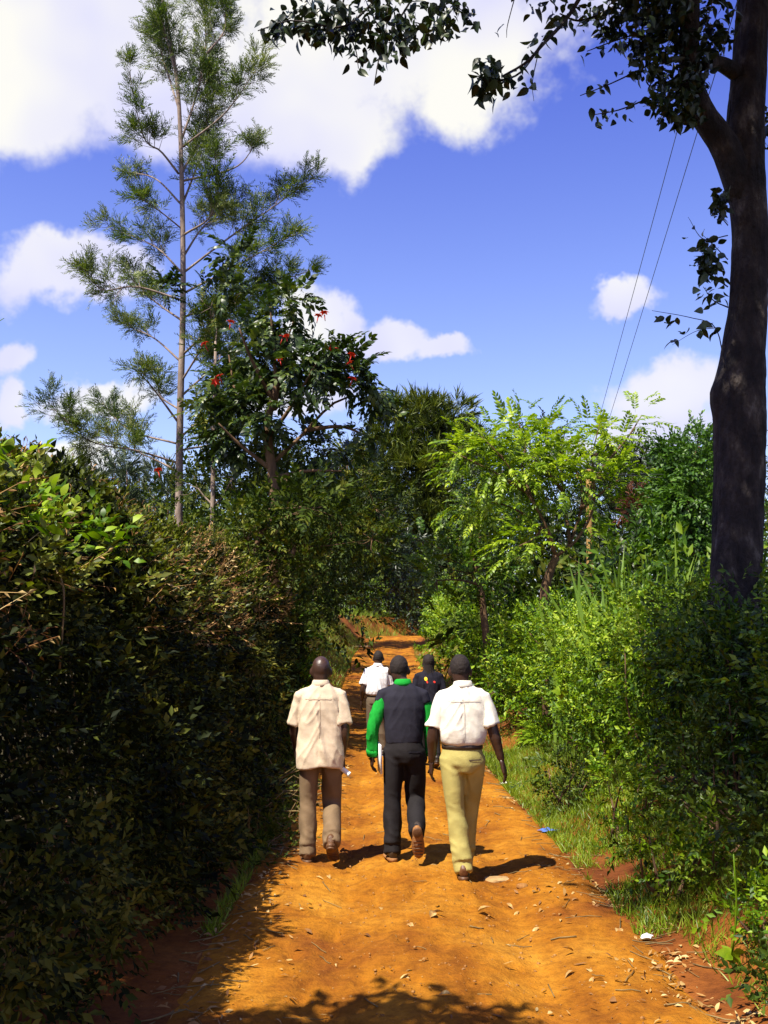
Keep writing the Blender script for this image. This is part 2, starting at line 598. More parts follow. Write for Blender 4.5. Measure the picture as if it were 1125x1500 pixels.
M['bark'] = surf_mat('dark_bark', [(.34, (.009, .007, .008)), (.5, (.026, .019, .018)), (.6, (.05, .038, .033)), (.72, (.15, .13, .115))], 6.5, .9, 1.0, 17, (1, 1, .5), dist=.09)
M['palebark'] = surf_mat('pale_bark', [(.3, (.10, .07, .055)), (.55, (.22, .165, .13)), (.75, (.38, .31, .25))], 6, .85, .6, 16, (1, 1, .4))
M['brownbark'] = surf_mat('brown_bark', [(.3, (.05, .028, .014)), (.6, (.14, .08, .04)), (.8, (.22, .14, .08))], 6, .85, .6, 16, (1, 1, .3))
M['pole'] = surf_mat('pole_wood', [(.3, (.20, .11, .03)), (.7, (.34, .20, .06))], 7, .8, .4, 22, (1, 1, .12))
M['wire'] = surf_mat('wire', [(.4, (.05, .05, .055)), (.6, (.08, .08, .085))], 5, .5, 0)
M['dryleaf'] = leaf_mat('dead_leaves', [(.13, .05, .012), (.24, .11, .03), (.38, .23, .07), (.5, .37, .16)], .1, rough=.7, nscale=3)
M['gravel'] = surf_mat('gravel', [(.3, (.18, .07, .015)), (.7, (.34, .17, .05))], 30, .9, 0)
M['stone'] = surf_mat('pale_stone', [(.3, (.25, .14, .05)), (.7, (.42, .28, .13))], 9, .9, .5, 30)
# ------------------------------------------------------------------ terrain
_ZY = np.array([-60, 13, 18, 24, 30, 40, 55, 62, 80, 200, 900.])
_ZZ = np.array([0, 0, .22, .62, 1.12, 1.55, 2.45, 2.55, 3.0, 4.5, 6.])
_CY = np.array([-60, 5, 9, 13, 23, 40, 50, 55, 60, 66, 75, 110, 900.])
_CX = np.array([.25, .27, .27, .25, .1, 0, .25, .8, 2.2, 5.5, 11, 40, 40.])
_HWY = np.array([-60, 13, 23, 55, 900.])
_HW = np.array([1.42, 1.32, 1.15, 1.25, 1.25])


def sst(a, b, x):
    t = np.clip((x - a) / (b - a), 0, 1)
    return t * t * (3 - 2 * t)


def xc(y): return np.interp(y, _CY, _CX)
def hw(y): return np.interp(y, _HWY, _HW)


def Hbase(x, y):
    x = np.asarray(x, float); y = np.asarray(y, float)
    z = np.interp(y, _ZY, _ZZ)
    u = x - xc(y)
    h = hw(y)
    left = sst(0.05, 1.6, -u - h)
    right = sst(0.1, 1.3, u - h)
    lh = np.interp(y, [-60, 12, 18, 40, 900], [.28, .28, 1.1, 1.2, 1.2])
    rh = np.interp(y, [-60, 9, 14, 900], [.5, .5, .35, .5])
    far = 1 - sst(90, 140, y)
    return z + (left * lh + right * rh) * far + .18 * (fbm(np.stack([x * .35, y * .35], -1), 3, 3) - .5) * (left + right)


def Hpath(x, y):
    u = x - xc(y)
    ruts = -.055 * np.exp(-((u - .62) / .2) ** 2) - .05 * np.exp(-((u + .55) / .22) ** 2) + .02 * np.exp(-(u / .25) ** 2)
    p = np.stack([x, y], -1)
    r = .05 * (fbm(p * 1.3, 3, 11) - .5) + .028 * (fbm(p * 5, 3, 5) - .5) + .012 * (vnoise(p * 17, 9) - .5)
    return np.interp(y, _ZY, _ZZ) + ruts + r + .02


def H(x, y):
    """height of the walkable surface"""
    x = np.asarray(x, float); y = np.asarray(y, float)
    u = np.abs(x - xc(y)) / hw(y)
    e = sst(.85, 1.05, u)
    return Hpath(x, y) * (1 - e) + Hbase(x, y) * e


def grid_mesh(name, X, Y, Z, mat):
    ny, nx = X.shape
    i, j = np.meshgrid(np.arange(ny - 1), np.arange(nx - 1), indexing='ij')
    i, j = i.ravel(), j.ravel()
    q = np.stack([i * nx + j, i * nx + j + 1, (i + 1) * nx + j + 1, (i + 1) * nx + j], 1)
    return MB().add(np.stack([X, Y, Z], -1), q).build(name, mat, smooth=True)


def grow(a, b, s0, k):
    out = [a]; s = s0
    while out[-1] < b:
        out.append(out[-1] + s); s *= k
    return np.array(out)


xr = np.concatenate([np.arange(-4, 4, .12), grow(4, 420, .12, 1.12)])
xs = np.concatenate([-grow(4, 420, .12, 1.12)[::-1][:-1], xr])
xs = np.unique(np.round(xs, 4))
ys = np.concatenate([-grow(3, 60, .3, 1.2)[::-1], np.arange(-2.7, 3.5, .3), np.arange(3.6, 14, .11), grow(14.1, 900, .14, 1.035)])
ys = np.unique(np.round(ys, 4))
GX, GY = np.meshgrid(xs, ys)
GZ = Hbase(GX, GY)
pp = np.stack([GX, GY], -1)
near = 1 - sst(20, 40, np.hypot(GX, GY))
GZ = GZ + near * (.07 * (fbm(pp * 2.2, 4, 21) - .5))
uu = np.abs(GX - xc(GY)) / hw(GY)
GZ = np.where(GY < 72, GZ - .10 * (1 - sst(.8, 1.06, uu)), GZ)
tag(grid_mesh('ground', GX, GY, GZ, M['soil']), 'reddish bare soil of the lane sides and fields', 'ground', kind='structure')

py_ = np.concatenate([np.arange(-14, 3.4, .2), np.arange(3.4, 14, .045), grow(14, 71, .06, 1.012)])
pu = np.linspace(-1.12, 1.12, 90)
PU, PY = np.meshgrid(pu, py_)
PX = xc(PY) + PU * hw(PY)
edge = sst(.88, 1.12, np.abs(PU) + .16 * (fbm(np.stack([PX * 1.2, PY * 1.2], -1), 3, 31) - .5))
PZ = Hpath(PX, PY) - .02 * edge
for _ in range(170):                                   # footprints pressed in the soft surface
    fy = 4.4 + 9 * rng.random() ** 1.2; fx = float(xc(fy)) + rng.normal() * .55; fa = rng.normal() * .25
    qx = (PX - fx) * math.cos(fa) + (PY - fy) * math.sin(fa); qy = (PY - fy) * math.cos(fa) - (PX - fx) * math.sin(fa)
    r2 = (qx / .055) ** 2 + (qy / .14) ** 2
    PZ = PZ - .016 * np.exp(-r2 ** 2) + .007 * np.exp(-((np.sqrt(r2) - 1.35) / .3) ** 2)
PZ = PZ * (1 - edge) + (Hbase(PX, PY) - .035) * edge
tag(grid_mesh('path', PX, PY, PZ, M['path']), 'orange dirt lane running between hedges', 'path', kind='structure')


def on_ground(x, y, dz=0.0):
    return np.stack([x, y, H(x, y) + dz], -1)


# ------------------------------------------------------------------ plant builders
def sample_blobs(blobs, n, inner=.45, gap=.0, gfreq=1.0, seed=0):
    """points in ellipsoids (c, r) weighted to the outside, with noise gaps; returns positions and outward directions"""
    c = np.array([b[0] for b in blobs], float)
    r = np.array([b[1] for b in blobs], float)
    w = (r[:, 0] * r[:, 2] + r[:, 1] * r[:, 2] + r[:, 0] * r[:, 1])
    k = rng.choice(len(blobs), size=int(n * (1.0 + gap * 2.2)), p=w / w.sum())
    d = rvec(len(k))
    rad = (inner ** 3 + (1 - inner ** 3) * rng.random(len(k))) ** (1 / 3)
    rad = rad * (.80 + .42 * vnoise(d * 2.6 + k[:, None] * 3.1, seed))
    p = c[k] + d * r[k] * rad[:, None]
    if gap > 0:
        q = vnoise(p * gfreq, seed + 5)
        keep = q > gap * .62
        p, d, k = p[keep], d[keep], k[keep]
    p, d = p[:n], d[:n]
    return p, nrm(d / r[k[:n]])


def put_sprigs(mb, tpls, p, d, scale, out=.7, rnd=.5, up=.2, face=.6):
    """place twig templates at p: they point along d (outward) bent up or down"""
    n = len(p)
    dirs = nrm(out * d + rnd * rvec(n) + np.array([0, 0, up]))
    nr = nrm(np.array([0, 0, 1.0]) * (1 - face) + d * face + .45 * rvec(n))
    R = frames(dirs, nr)
    s = scale * rng.uniform(.5, 1.45, n)
    which = rng.integers(0, len(tpls), n)
    for t in range(len(tpls)):
        m = which == t
        scatter(mb, tpls[t], p[m], R[m], s[m])


def limb(mb, a, b, r0, r1, bend=.12, k=6, n=7):
    a = np.asarray(a, float); b = np.asarray(b, float)
    L = np.linalg.norm(b - a)
    mid = (a + b) / 2 + rvec(1)[0] * L * bend + np.array([0, 0, -.06 * L])
    pts = smoothline([a, mid, b], n)
    tube(mb, pts, np.linspace(r0, r1, n), k)
    return pts


def blob_tree(name, label, cat, base, trunk, r0, blobs, tpls, n, mat, bark, scale=1.0, gap=.35, gfreq=1.0, inner=.45,
              up=.2, out=.7, rnd=.5, face=.6, twigs=5, group=None, seed=0, r1=None, limbs=True):
    """tree or shrub: Empty > trunk (limbs joined to it), crown"""
    base = np.asarray(base, float)
    root = thing(name, label, cat, base, group)
    tm = MB()
    tp = smoothline([base + [0, 0, -.1]] + [np.asarray(q, float) for q in trunk], 10)
    tube(tm, tp, np.linspace(r0, r1 if r1 else r0 * .5, 10), 9)
    for (c, r) in blobs:
        if limbs:
            i = np.argmin(np.linalg.norm(tp - (np.asarray(c) - [0, 0, r[2] * .9]), axis=1))
            rr = max(r0 * (1 - .6 * i / 9) * .5, .008)
            limb(tm, tp[i], c, rr, rr * .4)
        for _ in range(twigs):
            e = np.asarray(c) + rvec(1)[0] * np.asarray(r) * .85
            limb(tm, c, e, max(r0 * .12, .006), .003, k=4, n=5)
    tm.build('trunk', bark, root, smooth=True, origin=base)
    cm = MB()
    p, d = sample_blobs(blobs, n, inner, gap, gfreq, seed)
    put_sprigs(cm, tpls, p, d, scale, out, rnd, up, face)
    tag(cm.build('crown', mat, root, origin=base), kind='stuff')
    return root


def shrub(label, x, y, rx, ry, h, n, mat, tpls, scale=1.0, group=None, name='shrub', gap=.3, seed=0, z=None, lobes=9, up=.25):
    zb = float(H(x, y)) if z is None else z
    base = np.array([x, y, zb])
    bl = [(base + [0, 0, h * .48], (rx * .8, ry * .8, h * .48))]
    for k in range(lobes):
        a = rng.uniform(0, 2 * np.pi)
        q = rng.uniform(.3, .75)
        zz = rng.uniform(.2, .86)
        s = rng.uniform(.28, .46)
        bl.append((base + [math.cos(a) * rx * q, math.sin(a) * ry * q, h * zz], (rx * s, ry * s, min(h * s, h * (1.02 - zz) + .08))))
    root = thing(name, label, 'shrub', base, group)
    sm = MB()
    for k in range(9):
        a = rng.uniform(0, 2 * np.pi)
        e = bl[rng.integers(0, len(bl))][0] + rvec(1)[0] * [rx * .3, ry * .3, h * .15]
        limb(sm, base + [math.cos(a) * rx * .25, math.sin(a) * ry * .25, -.05], e, .018, .005, k=5)
    sm.build('stems', M['brownbark'], root, smooth=True, origin=base)
    cm = MB()
    p, d = sample_blobs(bl, n, .5, gap, 2.2, seed)
    put_sprigs(cm, tpls, p, d, scale, .6, .6, up, .5)
    tag(cm.build('foliage', mat, root, origin=base), kind='stuff')
    return root


SPR = [T_sprig(s, 8, .26, .075, .52) for s in range(5)]
SPRS = [T_sprig(20 + s, 8, .26, .08, .5, simple=True) for s in range(5)]
SPRN = [T_sprig(120 + s, 9, .26, .075, .5, simple=True, stem=0) for s in range(6)]
SPRC = [T_sprig(130 + s, 8, .34, .12, .55, simple=True, stem=0) for s in range(5)]
SPRL = [T_sprig(40 + s, 7, .34, .11, .55) for s in range(4)]
PIN = [T_pinnate(60 + s, 7, .36, .085, .42) for s in range(4)]
PINS = [T_pinnate(70 + s, 6, .36, .09, .42, simple=True) for s in range(4)]
FEA = [T_feather(80 + s) for s in range(4)]
FEB = [T_feather(80 + s, stem=False) for s in range(4)]
TUF = [T_tuft(90 + s) for s in range(4)]
TUL = [T_pinnate(100 + s, 5, .34, .135, .46, droop=.5, hang=.45) for s in range(4)]
DRY = [T_sprig(110 + s, 5, .30, .05, .35, droop=.05, simple=True, stem=.004, flat=1.0) for s in range(3)]

# ------------------------------------------------------------------ left hedge
hy0, hy1 = -5.0, 16.5
hroot = thing('hedge', 'tall thick unclipped hedge with dry brown tips, filling the shaded side of the lane', 'hedge', (-2.3, 6.0, float(H(-2.3, 6.0))))


def hedge_surface(s, t):
    """s along the lane (y), t 0..1 up the face and over the top; returns point and outward normal"""
    top = np.interp(s, [-5, 2, 5, 7, 10, 14, 19], [2.7, 2.8, 2.95, 2.98, 2.92, 3.1, 2.9])
    top = top + .40 * (fbm(np.stack([s * .55, s * 0], -1), 3, 41) - .5)
    X = np.array([-1.25, -1.42, -1.76, -2.14, -2.62, -3.2, -3.9])
    Zf = np.array([0.02, .25, .55, .82, .97, 1.0, .93])
    T = np.array([0, .15, .34, .54, .70, .85, 1.0])
    x = np.interp(t, T, X) + np.interp(s, [-5, 12, 19], [0, 0, .1])
    z = np.interp(t, T, Zf) * top
    nx = np.interp(t, T, [1, 1, 1, .85, .45, 0, -.3]); nz = np.interp(t, T, [-.1, 0, .1, .45, .9, 1, 1])
    nr = nrm(np.stack([nx, 0 * nx, nz], -1))
    p = np.stack([x, s, z + H(np.full_like(s, -1.9), s) * .8], -1)
    bulge = .6 * (fbm(p * np.array([1, .9, .9]), 4, 51) - .55)
    return p + nr * bulge[:, None], nr


hm = MB()
for (n, tp, sc, dep, y0, y1) in ((15500, SPRN, .60, .38, 2.2, 9.5), (4500, SPRN, .76, .25, 6.0, 19), (6500, SPRN, .95, .6, 6, 19), (2000, SPRN, 1.6, .5, -5, 2.6)):
    s = rng.uniform(y0, y1, n); t = rng.random(n) ** .9
    p, nr = hedge_surface(s, t)
    p = p - nr * (rng.exponential(dep * .5, n))[:, None]
    q = vnoise(p * 1.9, 61) > .2
    put_sprigs(hm, tp, p[q], nr[q], sc, .6, .55, .15, .5)
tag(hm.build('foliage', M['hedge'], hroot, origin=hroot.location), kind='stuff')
# unseen leaves added inside the hedge to stop sunlight passing through
hm = MB()
n = 3000
s = rng.uniform(-4, 19, n); t = rng.uniform(.1, 1, n)
p, nr = hedge_surface(s, t)
p = p - nr * rng.uniform(.5, 1.2, n)[:, None]; p[:, 2] = np.maximum(p[:, 2], .3)
put_sprigs(hm, SPRN, p, nr, 1.4, .3, .6, .2, .5)
tag(hm.build('sun_block_foliage', M['hedge'], hroot, origin=hroot.location), kind='stuff')
# broad-leaved climber on the high near part
hm = MB()
n = 420
s = rng.uniform(4.2, 8.5, n); t = rng.uniform(.5, .85, n)
p, nr = hedge_surface(s, t)
q = vnoise(p * 1.1, 171) > .48
put_sprigs(hm, SPRL, p[q], nr[q], .75, .6, .6, .35, .4)
tag(hm.build('climber_leaves', M['shrubA'], hroot, origin=hroot.location), kind='stuff')
# top growth with leaf colour lightened to look sunlit, and dry brown tips
hm = MB()
n = 5200
s = rng.uniform(3.0, 19, n); t = rng.uniform(.42, .9, n)
p, nr = hedge_surface(s, t)
q = vnoise(p * 1.3, 71) + rng.normal(size=n) * .15 > .42
put_sprigs(hm, SPRN, p[q] + nr[q] * .04, nr[q], .72, .5, .5, .6, .4)
tag(hm.build('sunlit_shoots', M['hedgetop'], hroot, origin=hroot.location), kind='stuff')
hm = MB()
n = 4600
s = rng.uniform(4.5, 18.5, n); t = rng.uniform(.36, .82, n)
p, nr = hedge_surface(s, t)
q = vnoise(p * 1.1, 81) + rng.normal(size=n) * .2 > .52
put_sprigs(hm, DRY, p[q] + nr[q] * .02, nr[q], .8, .5, .8, .2, .4)
tag(hm.build('dry_tips', M['dryleaf'], hroot, origin=hroot.location), kind='stuff')
hm = MB()
for k in range(150):
    s1 = rng.uniform(2.5, 16)
    a, na = hedge_surface(np.array([s1]), np.array([rng.uniform(.0, .3)]))
    b, nb = hedge_surface(np.array([s1 + rng.normal() * .5]), np.array([rng.uniform(.4, .8)]))
    a0 = a[0] - na[0] * .5; a0[2] = float(H(a0[0], a0[1])) - .05
    limb(hm, a0, b[0] - nb[0] * rng.uniform(-.12, .3), .016, .004, .08, 5, 7)
hm.build('stems', M['drytwig'], hroot, smooth=True, origin=hroot.location)
hm = MB()
a = P(93, 862, 5.3)
tube(hm, smoothline([a + [-.1, .15, .12], a, a + [.004, 0, -.22], a + [-.006, .01, -.43]], 10), .006, 5)
hm.build('hanging_stem', M['drytwig'], hroot, origin=hroot.location)

# the taller small tree in the hedge beside the photographer, whose shade falls across the lane
b0 = np.array([-3.0, 2.0, 0.2])
blob_tree('hedge_tree', 'small tree rising out of the tall hedge and dappling the lane with shade', 'tree', b0, [b0 + [0, 0, 2.2], b0 + [.3, .2, 4.0]], .09,
          [(b0 + [.45, .25, 4.3], (.75, .6, .55)), (b0 + [-.3, .0, 4.6], (.7, .6, .5)), (b0 + [1.05, .5, 4.5], (.5, .45, .35))], SPRC, 900, M['shrubB'], M['brownbark'], 1.0, gap=.1)

# brush pile of cut twigs at the hedge foot
bp = np.array([-1.2, 11.2, float(H(-1.2, 11.2))])
br = thing('brush_pile', 'heap of dry cut twigs at the foot of the tall hedge', 'brush pile', bp)
for k in range(150):
    m = MB()
    y = rng.uniform(8.9, 13.0); x = -1.17 + rng.normal() * .16 - .02 * (y - 10)
    z = float(H(x, y)) + rng.uniform(.0, .45) * max(.15, 1 - abs(y - 11.3) / 2.2)
    d = nrm(np.array([rng.normal() * .8 + .2, rng.normal() * .7, rng.normal() * .45]))
    L = rng.uniform(.15, .5)
    a = np.array([x, y, z]); b = a + d * L
    b[2] = max(b[2], float(H(b[0], b[1])) + .01)
    tube(m, smoothline([a, (a + b) / 2 + rvec(1)[0] * .06, b], 5), np.linspace(.008, .003, 5) * rng.uniform(.6, 1.2), 4)
    m.build('twig', M['drytwig'], br, origin=bp)
m = MB()
n = 700
y = rng.uniform(8.6, 13.4, n); x = -1.24 + rng.normal(size=n) * .2 - .02 * (y - 10)
z = H(x, y) + rng.random(n) * .5 * np.clip(1 - np.abs(y - 11.3) / 2.4, .1, 1)
put_sprigs(m, DRY + SPRS[:2], np.stack([x, y, z], -1), rvec(n), .75, .6, .6, .2, .3)
tag(m.build('withered_leaves', M['understory'], br, origin=bp), kind='stuff')
# ------------------------------------------------------------------ trees
def PB(px, py, rpx, rpy, d, depth=None):
    """ellipsoid around a sight direction at distance d, sized in photograph pixels"""
    k = d / F
    return (P(px, py, d), (rpx * k, (depth if depth else (rpx + rpy) / 2 * k), rpy * k))


def ground_at(px, d):
    x = P(px, 900, d)[0]
    return np.array([x, d, float(H(x, d))])


# --- tall slender silky oak
D = 20.0
tr = [(262, 745), (264, 600), (268, 450), (267, 300), (262, 150), (252, 70), (236, -10), (228, -60)]
base = ground_at(262, D)
oak = thing('silky_oak', 'tall slender tree with pale straight trunk and sparse upswept feathery foliage, rising above the hedge', 'tree', base)
tm = MB()
tp = smoothline([base + [0, 0, -.1]] + [P(x, y, D) for x, y in tr], 40)
tube(tm, tp, np.linspace(.088, .016, 40), 10)
tm.build('trunk', M['palebark'], oak, smooth=True, origin=base)
# limbs: polylines in the photograph, depth offset at the tip, foliage starts at this fraction of the limb
limbs = [([(262, 255), (236, 222), (210, 200), (190, 110)], -.8, .35, 1.1), ([(266, 300), (228, 262), (188, 252)], .6, .75, .7),
         ([(266, 335), (235, 310), (205, 290)], -1.0, .35, .8), ([(267, 400), (225, 360), (158, 333)], .8, .3, 1.0),
         ([(267, 440), (200, 420), (150, 425), (130, 398)], -.6, .3, 1.1), ([(267, 470), (225, 440), (190, 405)], 1.2, .25, 1.1),
         ([(265, 530), (225, 495), (180, 475)], .9, .4, .8), ([(262, 620), (225, 570), (203, 545)], -.9, .6, .6),
         ([(260, 678), (200, 660), (130, 645), (72, 592)], -1.2, .3, 1.2), ([(260, 650), (190, 630), (150, 590)], 1.0, .35, 1.0),
         ([(263, 600), (235, 580), (232, 550)], .7, .4, .8), ([(260, 690), (215, 668), (110, 625)], .3, .4, 1.0),
         ([(266, 205), (290, 130), (302, 50), (288, -30)], .5, .12, 1.5), ([(268, 215), (330, 165), (380, 95)], -.7, .45, 1.1),
         ([(268, 250), (300, 190), (318, 120)], 1.0, .3, 1.2), ([(268, 265), (345, 245), (378, 205)], .5, .75, .7),
         ([(268, 345), (312, 310), (316, 225)], -.8, .25, 1.6), ([(268, 400), (340, 345), (405, 300), (455, 262)], .5, .3, 1.3),
         ([(268, 430), (345, 390), (425, 345)], -.9, .3, 1.1), ([(268, 465), (370, 425), (445, 400)], .8, .35, 1.2),
         ([(267, 520), (320, 470), (350, 430)], -1.0, .2, 1.5), ([(266, 580), (330, 520), (395, 440)], 1.2, .2, 1.5),
         ([(265, 640), (320, 590), (350, 540)], -.8, .2, 1.5), ([(265, 560), (300, 500), (310, 460)], -1.2, .2, 1.5),
         ([(264, 660), (330, 640), (380, 560)], 1.0, .25, 1.5), ([(262, 160), (240, 90), (222, 30)], .6, .2, 1.2), ([(258, 110), (245, 60), (232, 0)], -.4, .05, 1.3),
         ([(266, 380), (300, 330), (345, 300)], 1.0, .3, 1.3), ([(267, 300), (290, 240), (300, 200)], .5, .2, 1.2), ([(302, 80), (330, 40), (320, -10)], .3, .2, 1.0)]
fp, fd = [], []
for (pl, dd, f0, dens) in limbs:
    n = len(pl)
    pts = smoothline([P(x, y, D + dd * (i / (n - 1)) ** 1.2) for i, (x, y) in enumerate(pl)], 14)
    L = np.linalg.norm(np.diff(pts, axis=0), axis=1).sum()
    bm = MB()
    tube(bm, pts, np.linspace(.026 if L > 1.3 else .018, .006, 14), 6)
    k = int(10.5 * L * dens * (1 - f0)) + 6
    t = np.append(f0 + (1 - f0) * rng.random(k - 1), 1.0)
    i = np.clip((t * 13).astype(int), 0, 12)
    c = pts[i] + (pts[i + 1] - pts[i]) * ((t * 13) - i)[:, None]
    tang = nrm(pts[i + 1] - pts[i])
    side = nrm(rvec(k) * .75 + tang * .7 + [0, 0, .4])
    ln = rng.uniform(.22, .62, k) * (1.1 - .4 * t) * min(dens, 1.25)
    e = c + side * ln[:, None]
    for a_, b_ in zip(c, e):
        tube(bm, [a_, (a_ + b_) / 2 + [0, 0, -.02], b_], [.007, .005, .003], 3, cap=False)
    bm.build('branch', M['palebark'], oak, smooth=True, origin=base)
    for _ in range(11):
        q = rng.uniform(.35, 1.0, k)[:, None]
        fp.append(c + (e - c) * q + rng.normal(size=c.shape) * .02); fd.append(side * .8 + rng.normal(size=c.shape) * .5 + [0, 0, .1])
fp = np.concatenate(fp); fd = nrm(np.concatenate(fd))
R = frames(fd, nrm(rvec(len(fd)) * .7 + [0, 0, 1]))
s = rng.uniform(.65, 1.2, len(fp))
order = rng.permutation(len(fp))
leafme = [MB().add(T[0], *T[1]).mesh('feathery_leaf') for T in FEA]
for i in order[:300]:
    o = link('leaf', leafme[i % 4], M['feather'], oak)
    Mx = np.eye(4); Mx[:3, :3] = R[i] * s[i]; Mx[:3, 3] = fp[i] - base
    o.matrix_local = [list(r) for r in Mx]
cm = MB()
rest = order[300:]
for t in range(4):
    q = rest[rest % 4 == t]
    scatter(cm, FEB[t], fp[q], R[q], s[q])
tag(cm.build('crown', M['feather'], oak, origin=base), kind='stuff')

# --- red flowering tulip tree
D = 17.0
base = ground_at(398, D)
tul = thing('tulip_tree', 'dark glossy leaved tree with scattered red flowers, beside the end of the hedge', 'tree', base)
tm = MB()
t1 = smoothline([base + [0, 0, -.1], P(400, 820, D), P(402, 720, D), P(392, 630, D), P(405, 560, D)], 16)
tube(tm, t1, np.linspace(.14, .05, 16), 9)
tm.build('trunk', M['brownbark'], tul, smooth=True, origin=base)
tl = [([(398, 680), (440, 640), (490, 590), (545, 575)], .4), ([(395, 640), (430, 590), (470, 520)], -.5), ([(402, 600), (415, 520), (430, 470)], .5),
      ([(395, 650), (350, 590), (335, 520)], .5), ([(402, 590), (370, 530), (350, 480)], -.6), ([(450, 630), (500, 625), (540, 640)], .3),
      ([(400, 700), (450, 690), (500, 690)], -.3), ([(400, 690), (350, 650), (320, 620)], -.4), ([(405, 570), (400, 500), (395, 440)], 0)]
for pl, dd in tl:
    n = len(pl)
    pts = smoothline([P(x, y, D + dd * i / (n - 1)) for i, (x, y) in enumerate(pl)], 10)
    bm = MB(); tube(bm, pts, np.linspace(.045, .012, 10), 6)
    bm.build('branch', M['brownbark'], tul, smooth=True, origin=base)
bl = [PB(465, 500, 32, 30, D), PB(500, 545, 34, 30, D + .3), PB(528, 562, 24, 20, D), PB(556, 580, 17, 12, D + .2), PB(440, 545, 45, 42, D - .4), PB(402, 470, 32, 34, D),
      PB(380, 530, 44, 42, D + .6), PB(345, 500, 32, 44, D + .2), PB(330, 570, 34, 36, D + .4), PB(385, 600, 50, 40, D), PB(430, 610, 45, 35, D + .5), PB(540, 622, 20, 24, D),
      PB(350, 640, 45, 30, D + .6), PB(490, 515, 24, 18, D - .3), PB(430, 440, 22, 18, D + .2), PB(470, 660, 45, 26, D + .4), PB(345, 375, 20, 14, D + 1),
      PB(330, 425, 22, 14, D + 1.2), PB(240, 425, 20, 14, D + 2)]
cm = MB()
p, d = sample_blobs(bl, 860, .2, .68, 2.2, 3)
put_sprigs(cm, TUL, p, d, .95, .8, .5, .1, .3)
tag(cm.build('crown', M['tulip'], tul, origin=base), kind='stuff')


def flower_mesh():
    mb = MB()
    for k in range(6):
        a = k * math.pi / 3
        v, f = xf(T_leaf(.11, .075, .35, .3), [0, 0, .0], [math.cos(a), math.sin(a), .55], [-math.cos(a) * .6, -math.sin(a) * .6, 1])
        mb.add(v, *f)
    tube(mb, [[0, 0, -.16], [0, 0, -.02]], [.008, .014], 5)
    return mb.mesh('flower')


fme = flower_mesh()
for (x, y) in [(475, 460), (466, 464), (414, 495), (515, 521), (488, 509), (513, 533), (410, 527), (338, 473), (516, 556), (322, 552), (316, 560), (232, 690), (300, 505), (420, 493)]:
    o = link('flower', fme, M['flower'], tul)
    o.location = Vector(P(x, y, D - .7)) - Vector(base)
    o.rotation_euler = (rng.normal() * .4, rng.normal() * .4, rng.uniform(0, 6))
    o.scale = [rng.uniform(.6, .85)] * 3

# --- thin pale pole-like tree next to it
D = 18.5
base = ground_at(312, D)
blob_tree('young_tree', 'thin young tree with a straight yellowish stem beside the tall slender tree', 'tree', base,
          [P(312, 740, D), P(313, 640, D), P(316, 500, D)], .062, [PB(315, 600, 28, 30, D), PB(322, 520, 30, 36, D + .2), PB(300, 640, 30, 20, D), PB(310, 450, 24, 26, D), PB(340, 700, 40, 25, D), PB(290, 715, 35, 22, D)],
          PINS, 300, M['understory'], M['palebark'], .9, gap=.3, r1=.025)

# --- understory between the hedge end and the lane
for i, (lab, bx, d, bls, n) in enumerate([
    ('tangled small tree with bare brown limbs, behind the flowering tree', 425, 20.5, [(455, 690, 55, 35), (510, 680, 45, 40), (490, 740, 70, 45), (430, 760, 50, 45), (550, 745, 40, 40), (470, 810, 60, 40), (420, 700, 40, 40)], 620),
    ('leaning scrub tree shading the grassy bank of the lane', 418, 24, [(540, 800, 50, 35), (500, 830, 50, 40), (570, 770, 35, 35), (460, 860, 50, 40), (430, 820, 40, 50), (530, 700, 40, 45)], 620),
    ('scrubby tree with yellowing leaves at the end of the hedge', 370, 15.8, [(400, 760, 60, 25), (450, 745, 55, 25), (500, 775, 55, 25), (360, 790, 50, 40), (420, 810, 50, 35), (545, 790, 35, 25)], 640)]):
    base = ground_at(bx, d)
    blob_tree('scrub_tree', lab, 'tree', base, [P(bx, 850, d), P(bx + 10, 780, d)], .075, [PB(x, y, a, b, d + rng.normal() * .5) for x, y, a, b in bls],
              SPRS + PINS[:2], n, M['understory'], M['brownbark'], 1.15, gap=.42, gfreq=1.7, twigs=7, seed=i * 9)
for i, (lab, x, d, h) in enumerate((('slim leafy tree on the bank, whose boughs reach over the rising lane', -2.75, 21.5, 3.6), ('slim leafy tree higher up the bank, boughs reaching over the lane', -2.9, 29.0, 3.8), ('slim leafy tree at the top of the bank before the bend', -3.0, 36.5, 4.0))):
    b = np.array([x, d, float(H(x, d))])
    blob_tree('lane_tree', lab, 'tree', b, [b + [.1, 0, h * .5], b + [.4, .1, h * .85]], .07,
              [(b + [.9, .2, h], (1.0, 1.0, .45)), (b + [.1, -.6, h * 1.12], (.9, .9, .5)), (b + [.3, .9, h * .95], (.8, .8, .4)), (b + [-.7, .2, h * 1.05], (.8, .9, .5))], SPRN + SPRS[:1], 520, M['understory'], M['brownbark'], 1.35, gap=.4, gfreq=1.6, seed=i + 40)
blob_tree('shade_tree', 'dark spreading tree overhanging the far bend of the lane', 'tree', ground_at(465, 44), [P(480, 860, 44), P(530, 790, 44)], .2,
          [PB(560, 810, 60, 40, 44), PB(510, 790, 60, 60, 45), PB(600, 830, 40, 38, 45), PB(540, 750, 50, 50, 46), PB(480, 840, 50, 50, 43), PB(450, 780, 60, 60, 46), PB(560, 860, 50, 25, 46)],
          SPRN, 1900, M['darktree'], M['brownbark'], 2.4, gap=.2, gfreq=.7)

